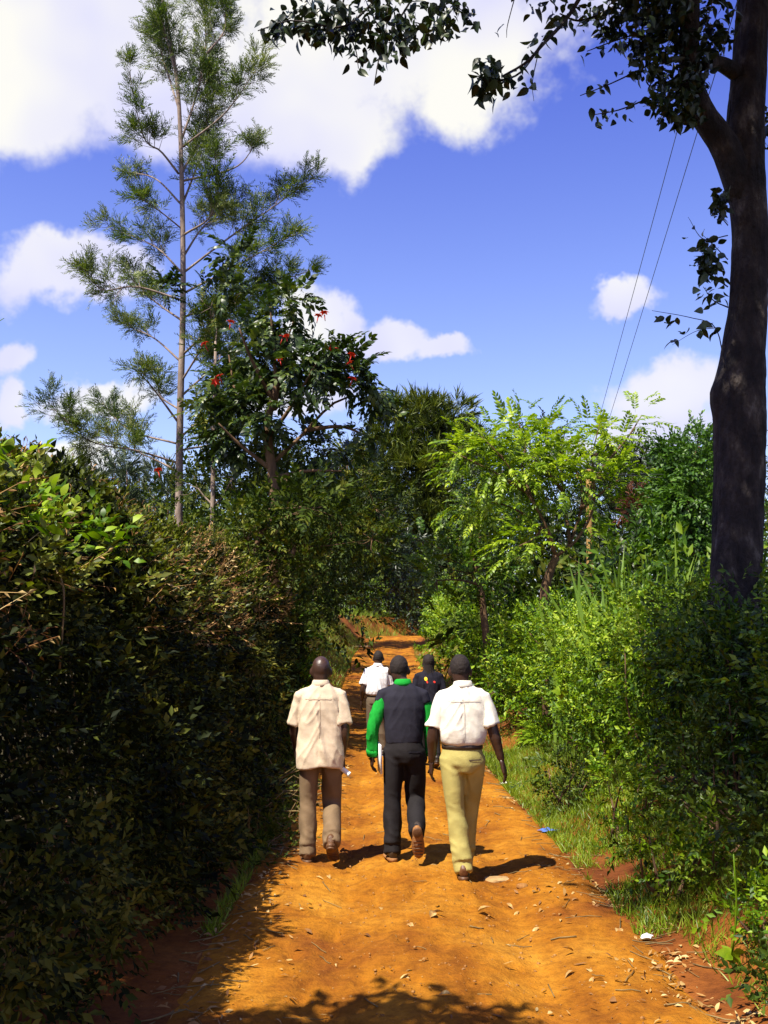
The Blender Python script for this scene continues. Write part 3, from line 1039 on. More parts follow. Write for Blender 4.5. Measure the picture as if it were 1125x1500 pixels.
# --- olive coloured needle-leaved tree in the middle
D = 64.0
base = ground_at(598, D)
bl = [PB(625, 610, 55, 24, D), PB(590, 640, 60, 42, D), PB(650, 650, 55, 40, D), PB(560, 690, 60, 50, D), PB(620, 710, 75, 55, D - 1), PB(670, 710, 50, 55, D), PB(600, 770, 85, 50, D),
      PB(540, 740, 50, 60, D + 1), PB(650, 790, 60, 60, D + 1), PB(600, 830, 70, 45, D + 1), PB(585, 605, 30, 16, D), PB(665, 606, 26, 18, D), PB(690, 660, 30, 30, D + 1)]
blob_tree('casuarina_tree', 'large olive green needle leaved tree with dense feathery crown behind the bend', 'tree', base, [P(605, 860, D), P(608, 740, D), P(615, 650, D)], .26, bl,
          TUF, 3700, M['conifer'], M['brownbark'], 3.0, gap=.25, gfreq=.55, up=.3, out=.8)

# --- bright green tree with compound leaves
D = 15.8
base = ground_at(800, D)
lime = thing('bright_green_tree', 'small many stemmed tree with bright lime green compound leaves above the roadside shrubs', 'tree', base)
tm = MB()
t1 = smoothline([base + [0, 0, -.1], P(797, 890, D), P(805, 840, D), P(815, 815, D)], 10)
tube(tm, t1, np.linspace(.085, .06, 10), 8)
tm.build('trunk', M['brownbark'], lime, smooth=True, origin=base)
j = (815, 815)
ll = [([j, (835, 795), (852, 740), (845, 690), (800, 640), (810, 615)], .3), ([j, (845, 790), (870, 740), (868, 670), (880, 615)], -.4), ([(850, 745), (880, 690), (920, 640), (940, 608)], .3),
      ([j, (800, 770), (770, 720), (735, 670), (700, 635)], -.5), ([(785, 745), (765, 690), (770, 650), (760, 620)], .5), ([(835, 795), (825, 720), (822, 660), (830, 625)], .6),
      ([j, (790, 770), (740, 740), (690, 735)], .5), ([(770, 720), (720, 690), (660, 660)], -.2), ([(852, 745), (890, 715), (910, 700)], -.4), ([(825, 720), (800, 690), (780, 670)], -.6),
      ([(868, 670), (890, 650), (900, 640)], .4), ([(735, 670), (720, 650), (730, 625)], .4), ([(800, 770), (780, 790), (760, 800)], -.5)]
fp, fd = [], []
for pl, dd in ll:
    n = len(pl)
    pts = smoothline([P(x, y, D + dd * i / (n - 1)) for i, (x, y) in enumerate(pl)], 14)
    bm = MB(); tube(bm, pts, np.linspace(.032, .007, 14), 6)
    bm.build('branch', M['brownbark'], lime, smooth=True, origin=base)
    k = 46
    t = 1 - .75 * rng.random(k) ** 1.5
    i = np.clip((t * 13).astype(int), 0, 12)
    tang = nrm(pts[i + 1] - pts[i])
    dirs = nrm(rvec(k) + .5 * tang + [0, 0, .25])
    fp.append(pts[i] + dirs * rng.uniform(0, .42, k)[:, None]); fd.append(dirs * [1, 1, .6])
ext, dx = sample_blobs([PB(740, 680, 60, 40, D), PB(700, 690, 40, 50, D + .4), PB(780, 690, 50, 50, D + .5), PB(760, 640, 60, 22, D), PB(690, 650, 30, 22, D), PB(830, 700, 40, 40, D - .3), PB(720, 740, 60, 30, D + .6), PB(860, 640, 34, 26, D)], 420, .2, .3, 2.0, 77)
fp.append(ext); fd.append(dx)
fp = np.concatenate(fp); fd = nrm(np.concatenate(fd))
R = frames(fd, nrm(rvec(len(fd)) * .35 + [0, 0, 1]))
s = rng.uniform(.75, 1.35, len(fp))
pme = [MB().add(T[0], *T[1]).mesh('compound_leaf') for T in PIN]
order = rng.permutation(len(fp))
for i in order[:300]:
    o = link('leaf', pme[i % 4], M['lime'], lime)
    Mx = np.eye(4); Mx[:3, :3] = R[i] * s[i]; Mx[:3, 3] = fp[i] - base
    o.matrix_local = [list(r) for r in Mx]
cm = MB(); rest = order[300:]
for t in range(4):
    q = rest[rest % 4 == t]
    scatter(cm, PIN[t], fp[q], R[q], s[q])
tag(cm.build('crown', M['lime'], lime, origin=base), kind='stuff')

# --- other trees on the right
D = 19.2
blob_tree('roadside_tree', 'dense mid green bushy tree leaning over the lane next to the lime green tree', 'tree', ground_at(722, D), [P(705, 870, D), P(690, 800, D)], .09,
          [PB(690, 790, 50, 30, D), PB(655, 815, 40, 28, D), PB(720, 800, 45, 40, D + .5), PB(690, 840, 60, 35, D), PB(640, 850, 35, 25, D - .3), PB(735, 760, 40, 30, D + .4), PB(700, 755, 35, 20, D), PB(620, 790, 26, 16, D)],
          PIN[:2] + SPR[:2], 640, M['shrubB'], M['brownbark'], .95, gap=.3, gfreq=1.6)
for i, (lab, bx, d, bls, n, mt, tp, sc) in enumerate([
    ('dark leafy tree behind the lime green tree', 760, 27, [(760, 770, 60, 60), (720, 720, 50, 60), (800, 730, 60, 60), (830, 790, 60, 50), (740, 830, 60, 40), (790, 660, 40, 40), (860, 830, 50, 30)], 1400, 'darktree', SPRN, 1.6),
    ('blackish crowned tree with a patch of rust foliage, behind the utility pole', 930, 34, [(930, 690, 45, 32), (900, 730, 50, 50), (960, 720, 45, 55), (930, 780, 70, 45), (990, 690, 30, 40), (880, 690, 26, 24), (980, 800, 50, 40), (900, 820, 60, 40)], 1500, 'darktree', TUF, 1.5),
    ('dull olive tree closing the view past the big trunk', 1150, 30, [(1140, 700, 60, 70), (1110, 800, 60, 60), (1180, 780, 70, 70)], 800, 'understory', SPRN, 1.8)]):
    base = ground_at(bx, d)
    rt = blob_tree('background_tree', lab, 'tree', base, [P(bx, 850, d), P(bx + 4, 760, d)], .13, [PB(x, y, a, b, d + rng.normal()) for x, y, a, b in bls], tp, n, M[mt], M['brownbark'], sc,
                   gap=.25, gfreq=.8, seed=i * 5 + 1)
    if i == 1:
        m = MB()
        p, d_ = sample_blobs([PB(927, 735, 15, 22, 32.3), PB(917, 748, 10, 10, 32.3)], 90, .2)
        put_sprigs(m, TUF, p, d_, 1.1, .7, .5, .3, .5)
        tag(m.build('rust_foliage', M['brownleaf'], rt, origin=base), 'patch of dead rust brown foliage', kind='stuff')
for i, (bx, lab, bls) in enumerate([
    (1012, 'tall stump smothered in bright green creeper, next to the big trunk', [(1022, 655, 22, 24), (1020, 700, 26, 34), (1014, 750, 34, 38), (1010, 800, 40, 34)]),
    (988, 'lower stump smothered in bright green creeper, next to the black crowned tree', [(990, 662, 15, 14), (988, 690, 16, 26), (985, 735, 22, 30), (978, 780, 34, 30)]),
    (1050, 'creeper covered stump half hidden by the big trunk', [(1046, 650, 16, 20), (1052, 690, 22, 34), (1060, 750, 34, 46), (1060, 810, 40, 40)])]):
    d = 24 + i
    base = ground_at(bx, d)
    blob_tree('creeper_tree', lab, 'tree', base, [P(bx, 800, d), P(bx, 680, d)], .14, [PB(x, y, a, b, d) for x, y, a, b in bls], SPRN, 1100, M['vine'], M['brownbark'], 1.7, gap=.1, inner=.6, twigs=2, up=-.1, r1=.08)
# far row of slender trees over the hedge
for i, (x, top, wd) in enumerate([(88, 690, 17), (112, 668, 12), (132, 690, 14), (150, 676, 11), (168, 662, 15), (186, 672, 9), (204, 678, 10), (226, 682, 15), (246, 690, 12), (60, 700, 16), (290, 700, 16), (30, 690, 18)]):
    d = 75 + (i * 7) % 11
    base = ground_at(x, d)
    bls = [PB(x, top + 16, wd * .45, 18, d), PB(x, top + 45, wd * .8, 24, d), PB(x, top + 80, wd * 1.1, 26, d), PB(x, top + 120, wd * 1.25, 30, d), PB(x, top + 160, wd * 1.2, 30, d)]
    blob_tree('slender_tree', 'slender pointed far tree in the hazy row beyond the hedge', 'tree', base, [P(x, 820, d), P(x, top + 20, d)], .16, bls, TUF, 190, M['fartree'], M['brownbark'], 3.6, gap=.15, gfreq=.6, up=.6, twigs=0, group='slender trees in the far row', r1=.03)
# bushes on the field edge that close the view under the crowns
for i, (px, d, rx, h, mt, lab) in enumerate([
    (560, 68, 6, 6.5, 'darktree', 'dark thicket straight behind the bend of the lane'), (640, 62, 5, 5.0, 'darktree', 'dark thicket on the inner side of the bend'),
    (380, 30, 4, 4.2, 'understory', 'dull thicket behind the trunk of the flowering tree'), (250, 32, 5, 4.5, 'understory', 'dull thicket behind the pale straight trunk'), (120, 34, 6, 4.5, 'understory', 'dull thicket in the field below the far tree row'),
    (780, 22, 2.6, 3.0, 'understory', 'olive bush below the lime green tree'), (870, 26, 3.2, 3.4, 'darktree', 'dark bush behind the foot of the utility pole'), (980, 20, 2.6, 3.2, 'shrubB', 'deep green bush below the creeper stumps'), (1130, 16, 2.2, 3.0, 'shrubB', 'deep green bush behind the big trunk')]):
    x = P(px, 900, d)[0]
    shrub(lab, x, d, rx, rx * .6, h, int(480 if d < 40 else 650), M[mt], SPRN, 1.5 + d / 24, name='thicket', seed=i, gap=.15)

# far wood that closes the horizon as one mass
m = MB()
n = 3200
x = rng.uniform(-75, 75, n); y = 100 + rng.normal(size=n) * 4
top = 5.5 + 4.5 * fbm(np.stack([x * .09, x * 0], -1), 4, 5)
p = np.stack([x, y, 3.0 + top * rng.random(n) ** .7], -1)
put_sprigs(m, SPRN, p, nrm(rvec(n) + [0, -.5, .3]), 8.5, .7, .5, .2, .5)
tag(m.build('far_wood', M['fartree']), 'distant wood beyond the fields, seen as one mass', 'wood', kind='stuff')

# --- big trunk on the right, with the canopy that shades that side of the lane
D = 9.5
base = ground_at(1080, D)
big = thing('big_tree', 'massive dark trunked tree with knobbly bark and overhanging leafy boughs, rising from the roadside shrubs', 'tree', base)
prof = [(1074, 905, 44), (1077, 860, 41), (1080, 780, 40), (1083, 700, 40), (1084, 620, 42), (1083, 575, 42), (1088, 520, 36), (1096, 440, 31), (1099, 340, 30), (1092, 250, 33), (1092, 180, 34), (1098, 90, 31), (1103, 0, 29), (1108, -150, 26), (1090, -330, 22), (1120, -520, 15)]
pts = np.array([base + [0, 0, -.15]] + [P(x, y, D) for x, y, _ in prof])
rad = np.array([.40] + [w * D / F * .88 for _, _, w in prof])
u0 = np.concatenate([[0], np.cumsum(np.linalg.norm(np.diff(pts, axis=0), axis=1))])
n, k = 260, 96
un = np.linspace(0, u0[-1], n)
cp = np.stack([np.interp(un, u0, pts[:, i]) for i in range(3)], 1)
for _ in range(3):
    cp[1:-1] = (cp[:-2] + 2 * cp[1:-1] + cp[2:]) / 4
rr = np.interp(un, u0, rad)
a = np.linspace(0, 2 * np.pi, k, endpoint=False)
A, U = np.meshgrid(a, un)
lob = 1 + (.10 * np.cos(3 * A + .35 * U + .6) + .05 * np.cos(5 * A - .5 * U)) * np.exp(-U / 4.5) + .05 * np.cos(2 * A + U * .4)
q3 = np.stack([np.cos(A) * 1.5, np.sin(A) * 1.5, U * .9], -1)
lob = lob + .16 * (fbm(q3 * 1.6, 4, 91) - .5) + .06 * (fbm(q3 * np.array([7, 7, 2.5]), 3, 95) - .5)
for (aa, uu_, s_, am) in ((np.pi * 1.02, 3.95, .22, .22), (np.pi * 1.35, 4.4, .3, .12), (np.pi * 1.5, 1.2, .4, .08), (np.pi * 1.3, 6.2, .3, .10)):
    dd = (np.angle(np.exp(1j * (A - aa))) * .3) ** 2 + (U - uu_) ** 2 * .7
    lob = lob + am * np.exp(-dd / s_ ** 2 * 2)
rg = 1 - np.abs(2 * vnoise(np.stack([np.cos(A) * 6 + .6 * fbm(q3, 2, 7), np.sin(A) * 6, U * 2.6], -1), 97) - 1)
rg2 = 1 - np.abs(2 * vnoise(np.stack([np.cos(A) * 13, np.sin(A) * 13, U * 7], -1), 99) - 1)
lob = lob - .05 * rg ** 3 - .025 * rg2 ** 3
RR = rr[:, None] * lob
V = cp[:, None, :] + np.stack([np.cos(A) * RR, np.sin(A) * RR, 0 * RR], -1)
i, j = np.meshgrid(np.arange(n - 1), np.arange(k), indexing='ij'); i, j = i.ravel(), j.ravel()
tm = MB().add(V, np.stack([i * k + j, i * k + (j + 1) % k, (i + 1) * k + (j + 1) % k, (i + 1) * k + j], 1))
tm.build('trunk', M['bark'], big, smooth=True, origin=base)


def bough(plist, r0, r1, n=18, name='branch'):
    pts = smoothline(plist, n)
    m = MB()
    t = np.linspace(0, 1, n)
    tube(m, pts, r0 + (r1 - r0) * t, 10 if r0 > .05 else 6)
    m.build(name, M['bark'], big, smooth=True, origin=base)
    return pts


bough([P(1092, 290, D), P(1062, 215, D - .1), P(1026, 160, D - .2), P(1010, 90, D - .4), P(1010, -60, D - .8), P(980, -300, D - 1.6)], .165, .06)
bough([P(1085, 110, D), P(1052, 92, D - .25), P(1030, 96, D - .4)], .09, .05)
bough([P(1100, 20, D), P(1160, -120, D), P(1260, -260, D + .5)], .14, .05)
# crowns overhead, out of the frame
can = [(-.1, 3.2, 8.6, 1.5, 1.6, .8), (.9, 2.4, 9.2, 1.7, 1.8, .9), (2.6, 3.8, 9.6, 1.6, 1.8, 1.0), (.3, 4.9, 9.4, 1.1, 1.2, .7), (4.6, 5.2, 10.2, 2.0, 2.0, 1.1), (3.2, 6.6, 10.6, 1.6, 1.4, 1.0), (5.6, 8.5, 10.5, 2.0, 2.0, 1.3), (2.0, .6, 9.6, 1.7, 1.6, .9), (.4, .8, 9.0, 1.5, 1.4, .8), (3.8, 9.6, 11.4, 1.8, 1.5, 1.2), (1.6, 4.2, 8.3, 1.0, 1.0, .5), (.3, 5.7, 9.2, 1.3, 1.0, .8), (1.3, 6.9, 9.4, 1.3, 1.0, .8), (2.3, 8.0, 9.7, 1.2, 1.0, .8), (-.1, 4.8, 9.0, 1.2, 1.0, .7)]
tip0 = cp[int(len(cp) * .82)]
for (x, y, z, rx, ry, rz) in can:
    mid = (tip0 + np.array([x, y, z])) / 2 + [0, 0, .7]
    bough([tip0, mid, (x, y, z)], .09, .03)
cm = MB()
p, d = sample_blobs([((x, y, z), (rx, ry, rz)) for (x, y, z, rx, ry, rz) in can], 5000, .2, .52, 1.4, 7)
put_sprigs(cm, SPRC, p, d, 1.35, .6, .6, 0, .3)
# hanging twigs in view: polylines in the photograph with their distance and the leaves they bear
tw = [([(880, -60), (835, 20), (795, 65), (770, 92), (735, 112)], 7.6, .022), ([(795, 62), (760, 108), (722, 118), (700, 112)], 7.6, .012), ([(790, 70), (780, 120), (782, 148)], 7.6, .005),
      ([(770, -60), (745, 30), (742, 55)], 7.6, .006), ([(700, -60), (650, 5), (615, 40), (590, 60)], 7.9, .014), ([(640, -60), (590, 20), (560, 70), (548, 125)], 7.9, .012), ([(600, -50), (540, 10), (500, 40), (430, 30), (378, 45)], 7.9, .014),
      ([(520, -50), (500, 20), (520, 70), (525, 100)], 8.0, .010), ([(470, -50), (450, 0), (420, 30), (400, 40)], 8.0, .010), ([(560, -60), (545, 20), (580, 60), (590, 75)], 7.9, .010), ([(700, -50), (665, 10), (640, 40), (625, 50)], 7.8, .009), ([(590, -60), (570, 0), (565, 50)], 7.9, .008),
      ([(1010, 60), (960, 90), (900, 120), (850, 140)], 9.0, .012), ([(1012, 120), (960, 140), (910, 160), (870, 168)], 9.0, .012), ([(1015, 130), (980, 150), (970, 175)], 9.0, .010), ([(980, -40), (900, 10), (850, 30), (820, 20)], 8.8, .02), ([(1010, 20), (960, 40), (900, 60), (860, 75)], 9.0, .012),
      ([(1062, 540), (1048, 480), (1010, 465), (955, 455)], 9.2, .007), ([(1050, 480), (1020, 485), (985, 505)], 9.2, .005), ([(1066, 420), (1040, 400), (1028, 370)], 9.2, .008), ([(1066, 450), (1045, 440), (1030, 420)], 9.2, .008), ([(1066, 330), (1052, 310), (1050, 280)], 9.2, .006), ([(1066, 345), (1030, 350), (1008, 318)], 9.2, .006), ([(1066, 380), (1046, 360), (1030, 345)], 9.2, .006)]
lp, ld = [], []
cnt = [26, 34, 5, 4, 30, 40, 60, 44, 40, 40, 26, 24, 26, 26, 26, 36, 34, 18, 9, 34, 26, 10, 8, 16]
for (pl, d, r), c in zip(tw, cnt):
    m = len(pl)
    pts = smoothline([P(x, y, d + .2 * math.sin(i * 1.7)) for i, (x, y) in enumerate(pl)], 14)
    mm = MB(); tube(mm, pts, np.linspace(r, r * .35, 14), 5)
    mm.build('twig', M['bark'], big, smooth=True, origin=base)
    t = 1 - .72 * rng.random(c)
    i = np.clip((t * 13).astype(int), 0, 12)
    q = pts[i] + rng.normal(size=(c, 3)) * .05
    tang = nrm(pts[i + 1] - pts[i])
    dd = nrm(rvec(c) * [1, 1, .5] + tang * .3 + [0, 0, -.55])
    lp.append(q); ld.append(dd)
lp = np.concatenate(lp); ld = np.concatenate(ld)
hang, hd = sample_blobs([PB(500, 40, 50, 30, 7.9), PB(440, 35, 50, 24, 7.9), PB(560, 60, 40, 34, 7.9), PB(715, 115, 26, 34, 7.6), PB(655, 20, 34, 26, 7.8), PB(600, 50, 34, 24, 7.9), PB(400, 45, 22, 14, 7.9), PB(520, 10, 90, 24, 8.0), PB(715, 120, 22, 34, 7.5), PB(715, 105, 28, 30, 7.6), PB(480, 30, 70, 26, 7.9), PB(570, 45, 36, 40, 7.8), PB(640, 14, 55, 22, 7.8), PB(690, 30, 18, 14, 7.7), PB(805, 12, 45, 20, 7.9), PB(660, 45, 22, 14, 7.8)], 680, .1)
lp = np.concatenate([lp, hang]); ld = np.concatenate([ld, nrm(rvec(len(hang)) + [0, 0, -.7])])
R = frames(ld, nrm(rvec(len(ld)) + [0, -.4, .3]))
s = rng.uniform(.06, .135, len(lp))
lme = [MB().add(*(lambda T: (T[0], *T[1]))(T_leaf(1.0, w_, c_, f_, True))).mesh('big_leaf') for w_, c_, f_ in ((.55, .2, .1), (.5, .35, .25), (.6, .1, .15))]
order = rng.permutation(len(lp))
one = T_leaf(1.0, .55, .25, .15, True)
for i in order[:295]:
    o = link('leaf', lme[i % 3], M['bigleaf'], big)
    Mx = np.eye(4); Mx[:3, :3] = R[i] * s[i]; Mx[:3, 3] = lp[i] - base
    o.matrix_local = [list(r_) for r_ in Mx]
rest = order[295:]
scatter(cm, one, lp[rest], R[rest], s[rest])
spots = [PB(960, 40, 80, 40, 9.0), PB(1000, 100, 50, 50, 9.1), PB(930, 20, 90, 35, 9.0), PB(985, 150, 42, 28, 9.0), PB(900, 30, 40, 30, 9.0), PB(1040, 40, 40, 50, 9.2), PB(1010, 170, 26, 16, 9.0), PB(960, 100, 34, 26, 9.0), PB(1038, 385, 22, 28, 9.3), PB(1055, 300, 10, 26, 9.3), PB(1110, 190, 20, 40, 10.0)]
p, d = sample_blobs(spots, 1800, .1, .45, 5.0, 4)
R = frames(nrm(rvec(len(p)) + [0, 0, -.5]), nrm(rvec(len(p)) + [0, -.3, .4]))
scatter(cm, one, p, R, rng.uniform(.06, .13, len(p)))
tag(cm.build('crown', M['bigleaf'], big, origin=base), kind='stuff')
m = MB()
c0 = P(706, 92, 7.6)
for k in range(11):
    d = nrm(np.array([rng.normal() * .8, rng.normal() * .6, rng.uniform(.2, 1)]))
    o = link('spiky_leaf', lme[0], M['bigleaf'], big)
    Rm = frames(d[None], rvec(1))[0]
    Mx = np.eye(4); Mx[:3, :3] = Rm @ np.diag([.17, .06, .06]); Mx[:3, 3] = c0 - base
    o.matrix_local = [list(r_) for r_ in Mx]
for k in range(4):
    d = nrm(np.array([(-.3, .5, .1, .35)[k], 0, (-1, -.9, -1, .45)[k]]))
    o = link('spiky_leaf', lme[0], M['bigleaf'], big)
    Rm = frames(d[None], np.array([[0, -1., .2]]))[0]
    Mx = np.eye(4); Mx[:3, :3] = Rm @ np.diag([.16, .06, .06]); Mx[:3, 3] = P(740, 55, 7.6) - base
    o.matrix_local = [list(r_) for r_ in Mx]

# ------------------------------------------------------------------ utility poles and wires
D = 24.0
pb = ground_at(860, D)
ptop = P(862, 688, D)


def utility_pole(label, pb, ptop):
    r = thing('utility_pole', label, 'pole', pb)
    m = MB(); tube(m, smoothline([pb + [0, 0, -.3], (pb + ptop) / 2 + [.03, 0, 0], ptop], 10), np.linspace(.095, .07, 10), 12)
    m.build('post', M['pole'], r, smooth=True, origin=pb)
    m = MB(); tube(m, [ptop + [-.3, 0, -.2], ptop + [.3, 0, -.2]], .04, 6)
    m.build('crossarm', M['pole'], r, origin=pb)
    for sx in (-.1, .1):
        m = MB(); tube(m, [ptop + [sx, 0, -.17], ptop + [sx, 0, -.12], ptop + [sx, 0, -.05]], [.025, .035, .02], 8)
        m.build('insulator', M['stone'], r, smooth=True, origin=pb)
    return ptop + [-.1, 0, -.06], ptop + [.1, 0, -.06]


A1, A2 = utility_pole('yellowish wooden utility pole behind the lime green tree', pb, ptop)
eb = np.array([-1.45, -30.0, float(H(-1.45, -30.0))])
B1, B2 = utility_pole('tall wooden utility pole at the lane edge where the rising wire pair ends', eb, eb + [0, 0, 12.3])
cb = np.array([24.0, 27.0, float(H(24.0, 27.0))])
C1, C2 = utility_pole('wooden utility pole in the field beyond the big trunk', cb, np.array([24.0, 27.0, 7.0]))
for nm, a, b, sag, lab in (('power_line', A1, B1, .1, 'tauter wire of the pair rising from the yellowish pole to the big bough'),
                           ('power_line', A2, B2, .22, 'slacker wire of the pair rising from the yellowish pole to the big bough'),
                           ('power_line', A1, C1, .25, 'upper wire crossing level behind the big trunk'), ('power_line', A2, C2, .5, 'lower wire crossing level behind the big trunk')):
    t = np.linspace(0, 1, 40)[:, None]
    pts = a * (1 - t) + b * t - np.array([0, 0, 1]) * sag * 4 * t * (1 - t)
    m = MB(); tube(m, pts, .0045, 5)
    tag(m.build(nm, M['wire'], origin=a), lab, 'wire')
# ------------------------------------------------------------------ shrubs of the right bank
spec = [(3.35, 6.9, 1.25, 1.1, 1.75, 900, 'shrubB', 'deep green shrub in the shade nearest the foot of the bare soil bank'),
        (3.1, 8.5, 1.1, 1.1, 1.85, 900, 'shrubB', 'deep green shrub with broad leaves in front of the big trunk'),
        (3.05, 10.3, 1.05, 1.2, 1.95, 850, 'shrubA', 'fresh green shrub next along the bank from the big trunk'),
        (2.9, 12.4, 1.0, 1.2, 1.9, 800, 'shrubA', 'fresh green shrub bulging towards the white shirted walker'),
        (2.95, 14.8, 1.1, 1.3, 2.0, 800, 'shrubA', 'fresh green shrub under the lime green tree'),
        (2.65, 17.6, 1.0, 1.5, 1.9, 650, 'shrubA', 'light green shrub just past the lime green tree'),
        (2.5, 20.8, 1.0, 1.6, 2.0, 600, 'shrubA', 'light green shrub below the leaning roadside tree'),
        (2.2, 24.5, .95, 1.8, 1.9, 500, 'shrubA', 'light green shrub halfway along the rising lane'),
        (2.2, 29, 1.0, 2.2, 2.0, 500, 'shrubA', 'pale green shrub on the upper part of the rising lane'),
        (2.4, 35, 1.1, 2.8, 2.1, 500, 'shrubA', 'pale green shrub before the bend of the lane'),
        (2.9, 42, 1.3, 3.2, 2.3, 500, 'shrubB', 'darker shrub at the inner side of the lane bend'),
        (4.9, 9.3, 1.3, 1.3, 2.2, 600, 'shrubB', 'deep green shrub pressed against the far side of the big trunk'),
        (4.7, 12.2, 1.4, 1.5, 2.4, 650, 'shrubA', 'tall fresh green shrub behind the cane clump'),
        (4.4, 16, 1.4, 1.6, 2.3, 600, 'shrubB', 'deep green shrub behind the lime green tree stem'),
        (5.2, 7.0, 1.3, 1.3, 2.0, 500, 'shrubB', 'deep green shrub furthest out beside the big trunk')]
for i, (x, y, rx, ry, h, n, mt, lab) in enumerate(spec):
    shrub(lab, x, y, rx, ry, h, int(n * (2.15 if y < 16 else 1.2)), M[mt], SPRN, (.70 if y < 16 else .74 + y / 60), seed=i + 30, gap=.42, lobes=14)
for i, (x, y, rx, ry, h, lab) in enumerate(((-.9, 60.5, 1.6, 1.2, 2.6, 'leafy bush facing straight down the lane at the bend'), (-3.2, 57, 1.5, 1.6, 2.4, 'leafy bush on the outer corner of the bend'), (1.6, 64.5, 1.8, 1.2, 3.0, 'tall leafy bush behind the corner of the bend'), (3.4, 52, 1.2, 2.4, 2.8, 'leafy bush hiding the turn of the lane'))):
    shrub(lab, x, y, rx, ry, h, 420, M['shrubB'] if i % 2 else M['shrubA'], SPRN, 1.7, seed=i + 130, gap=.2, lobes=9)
# leafy weeds at the foot of the shrubs
wd = [(2.2, 5.7, .3, .3, .3, 120, 'low leafy weed clump on the bare soil bank'), (2.55, 6.4, .45, .4, .6, 260, 'knee high weed clump at the bank foot'), (2.05, 7.2, .45, .5, .5, 230, 'low weed clump in the grass below the shaded shrub'),
      (2.6, 7.6, .5, .5, 1.0, 260, 'waist high weed clump against the shaded shrub'), (2.15, 9.2, .45, .5, .7, 220, 'weed clump at the grass edge below the big trunk'), (2.0, 5.0, .3, .3, .25, 110, 'small creeping weed on orange soil'), (3.0, 5.5, .5, .5, .9, 230, 'weed clump with broad leaves beside the soil bank'),
      (1.95, 11.3, .4, .6, .55, 200, 'sunlit weed clump at the grass edge')]
for i, (x, y, rx, ry, h, n, lab) in enumerate(wd):
    shrub(lab, x, y, rx, ry, h, n, M['weeds'] if i % 2 else M['shrubA'], SPRN, .58, name='weed_clump', seed=i + 80, lobes=6)
for i, (x, y, rx, ry, h, n, lab) in enumerate([(-1.5, 14.6, .4, .7, .9, 260, 'green weed clump where the tall hedge ends'), (-1.75, 16.5, .6, .8, 1.1, 300, 'leafy weed clump on the left bank past the hedge'), (-2.3, 18.8, .8, 1.0, 1.3, 320, 'leafy bush on the grassy bank under the scrub trees'),
                                               (-2.6, 22, 1.0, 1.5, 1.5, 350, 'shaded bush on the grassy bank higher up'), (-2.9, 27, 1.2, 2.0, 1.8, 380, 'shaded bush near the top of the grassy bank'), (-3.2, 34, 1.4, 3, 2.2, 420, 'dark bush at the outer side of the lane bend'), (-3.0, 42, 1.6, 3, 2.4, 420, 'dark bush closing the outer side of the bend')]):
    shrub(lab, x, y, rx, ry, h, n, M['understory'] if i > 2 else M['shrubB'], SPRN, .95 + i * .12, name='bank_bush', seed=i + 95, lobes=7)
# some single large leaves standing out of the shrubs
lm = [MB().add(*(lambda T: (T[0], *T[1]))(T_leaf(1, .62, .2, .12, True))).mesh('broad_leaf')]
for (px, py, d, lab) in ((822, 940, 9.9, 'upright seedling with two pale green broad leaves in front of the fresh green shrub'), (1075, 1265, 5.6, 'seedling with rounded pale leaves on the soil bank')):
    q = P(px, py, d)
    b = np.array([q[0], d + .1, q[2] - .5])
    r = thing('broadleaf_seedling', lab, 'plant', b)
    m = MB(); tube(m, smoothline([b, (b + q) / 2 + [.02, 0, 0], q + [0, 0, .05]], 6), [.006] * 5 + [.003], 5)
    m.build('stem', M['shrubA'], r, origin=b)
    for k in range(7):
        o = link('leaf', lm[0], M['lime'] if k < 3 else M['shrubA'], r)
        a = k * 2.4 + .3
        dd = nrm(np.array([math.cos(a), math.sin(a) - .5, .4 if k else -.6]))
        Rm = frames(dd[None], np.array([[0, -1., .6]]))[0] * (.10 if k < 3 else .07)
        Mx = np.eye(4); Mx[:3, :3] = Rm; Mx[:3, 3] = q - b + np.array([0, 0, .04 - .05 * k])
        o.matrix_local = [list(r_) for r_ in Mx]
# leafy shoot above the hedge at the edge of the field
q = P(6, 466, 5.2)
b = np.array([q[0] - .15, 5.2, 3.0])
r = thing('climbing_shoot', 'lone green shoot sticking up above the hedge top', 'plant', b)
m = MB(); tube(m, smoothline([b, b + [-.05, 0, .4], q], 8), np.linspace(.006, .002, 8), 5); m.build('stem', M['shrubA'], r, origin=b)
for k in range(4):
    o = link('leaf', lm[0], M['shrubA'], r)
    dd = nrm(np.array([1 - .5 * k, rng.normal() * .3, -.1 + .2 * k])); Rm = frames(dd[None], np.array([[0, -.5, 1.]]))[0] * .085
    Mx = np.eye(4); Mx[:3, :3] = Rm; Mx[:3, 3] = q - b - np.array([.03 * k, 0, .01 * k]); o.matrix_local = [list(r_) for r_ in Mx]
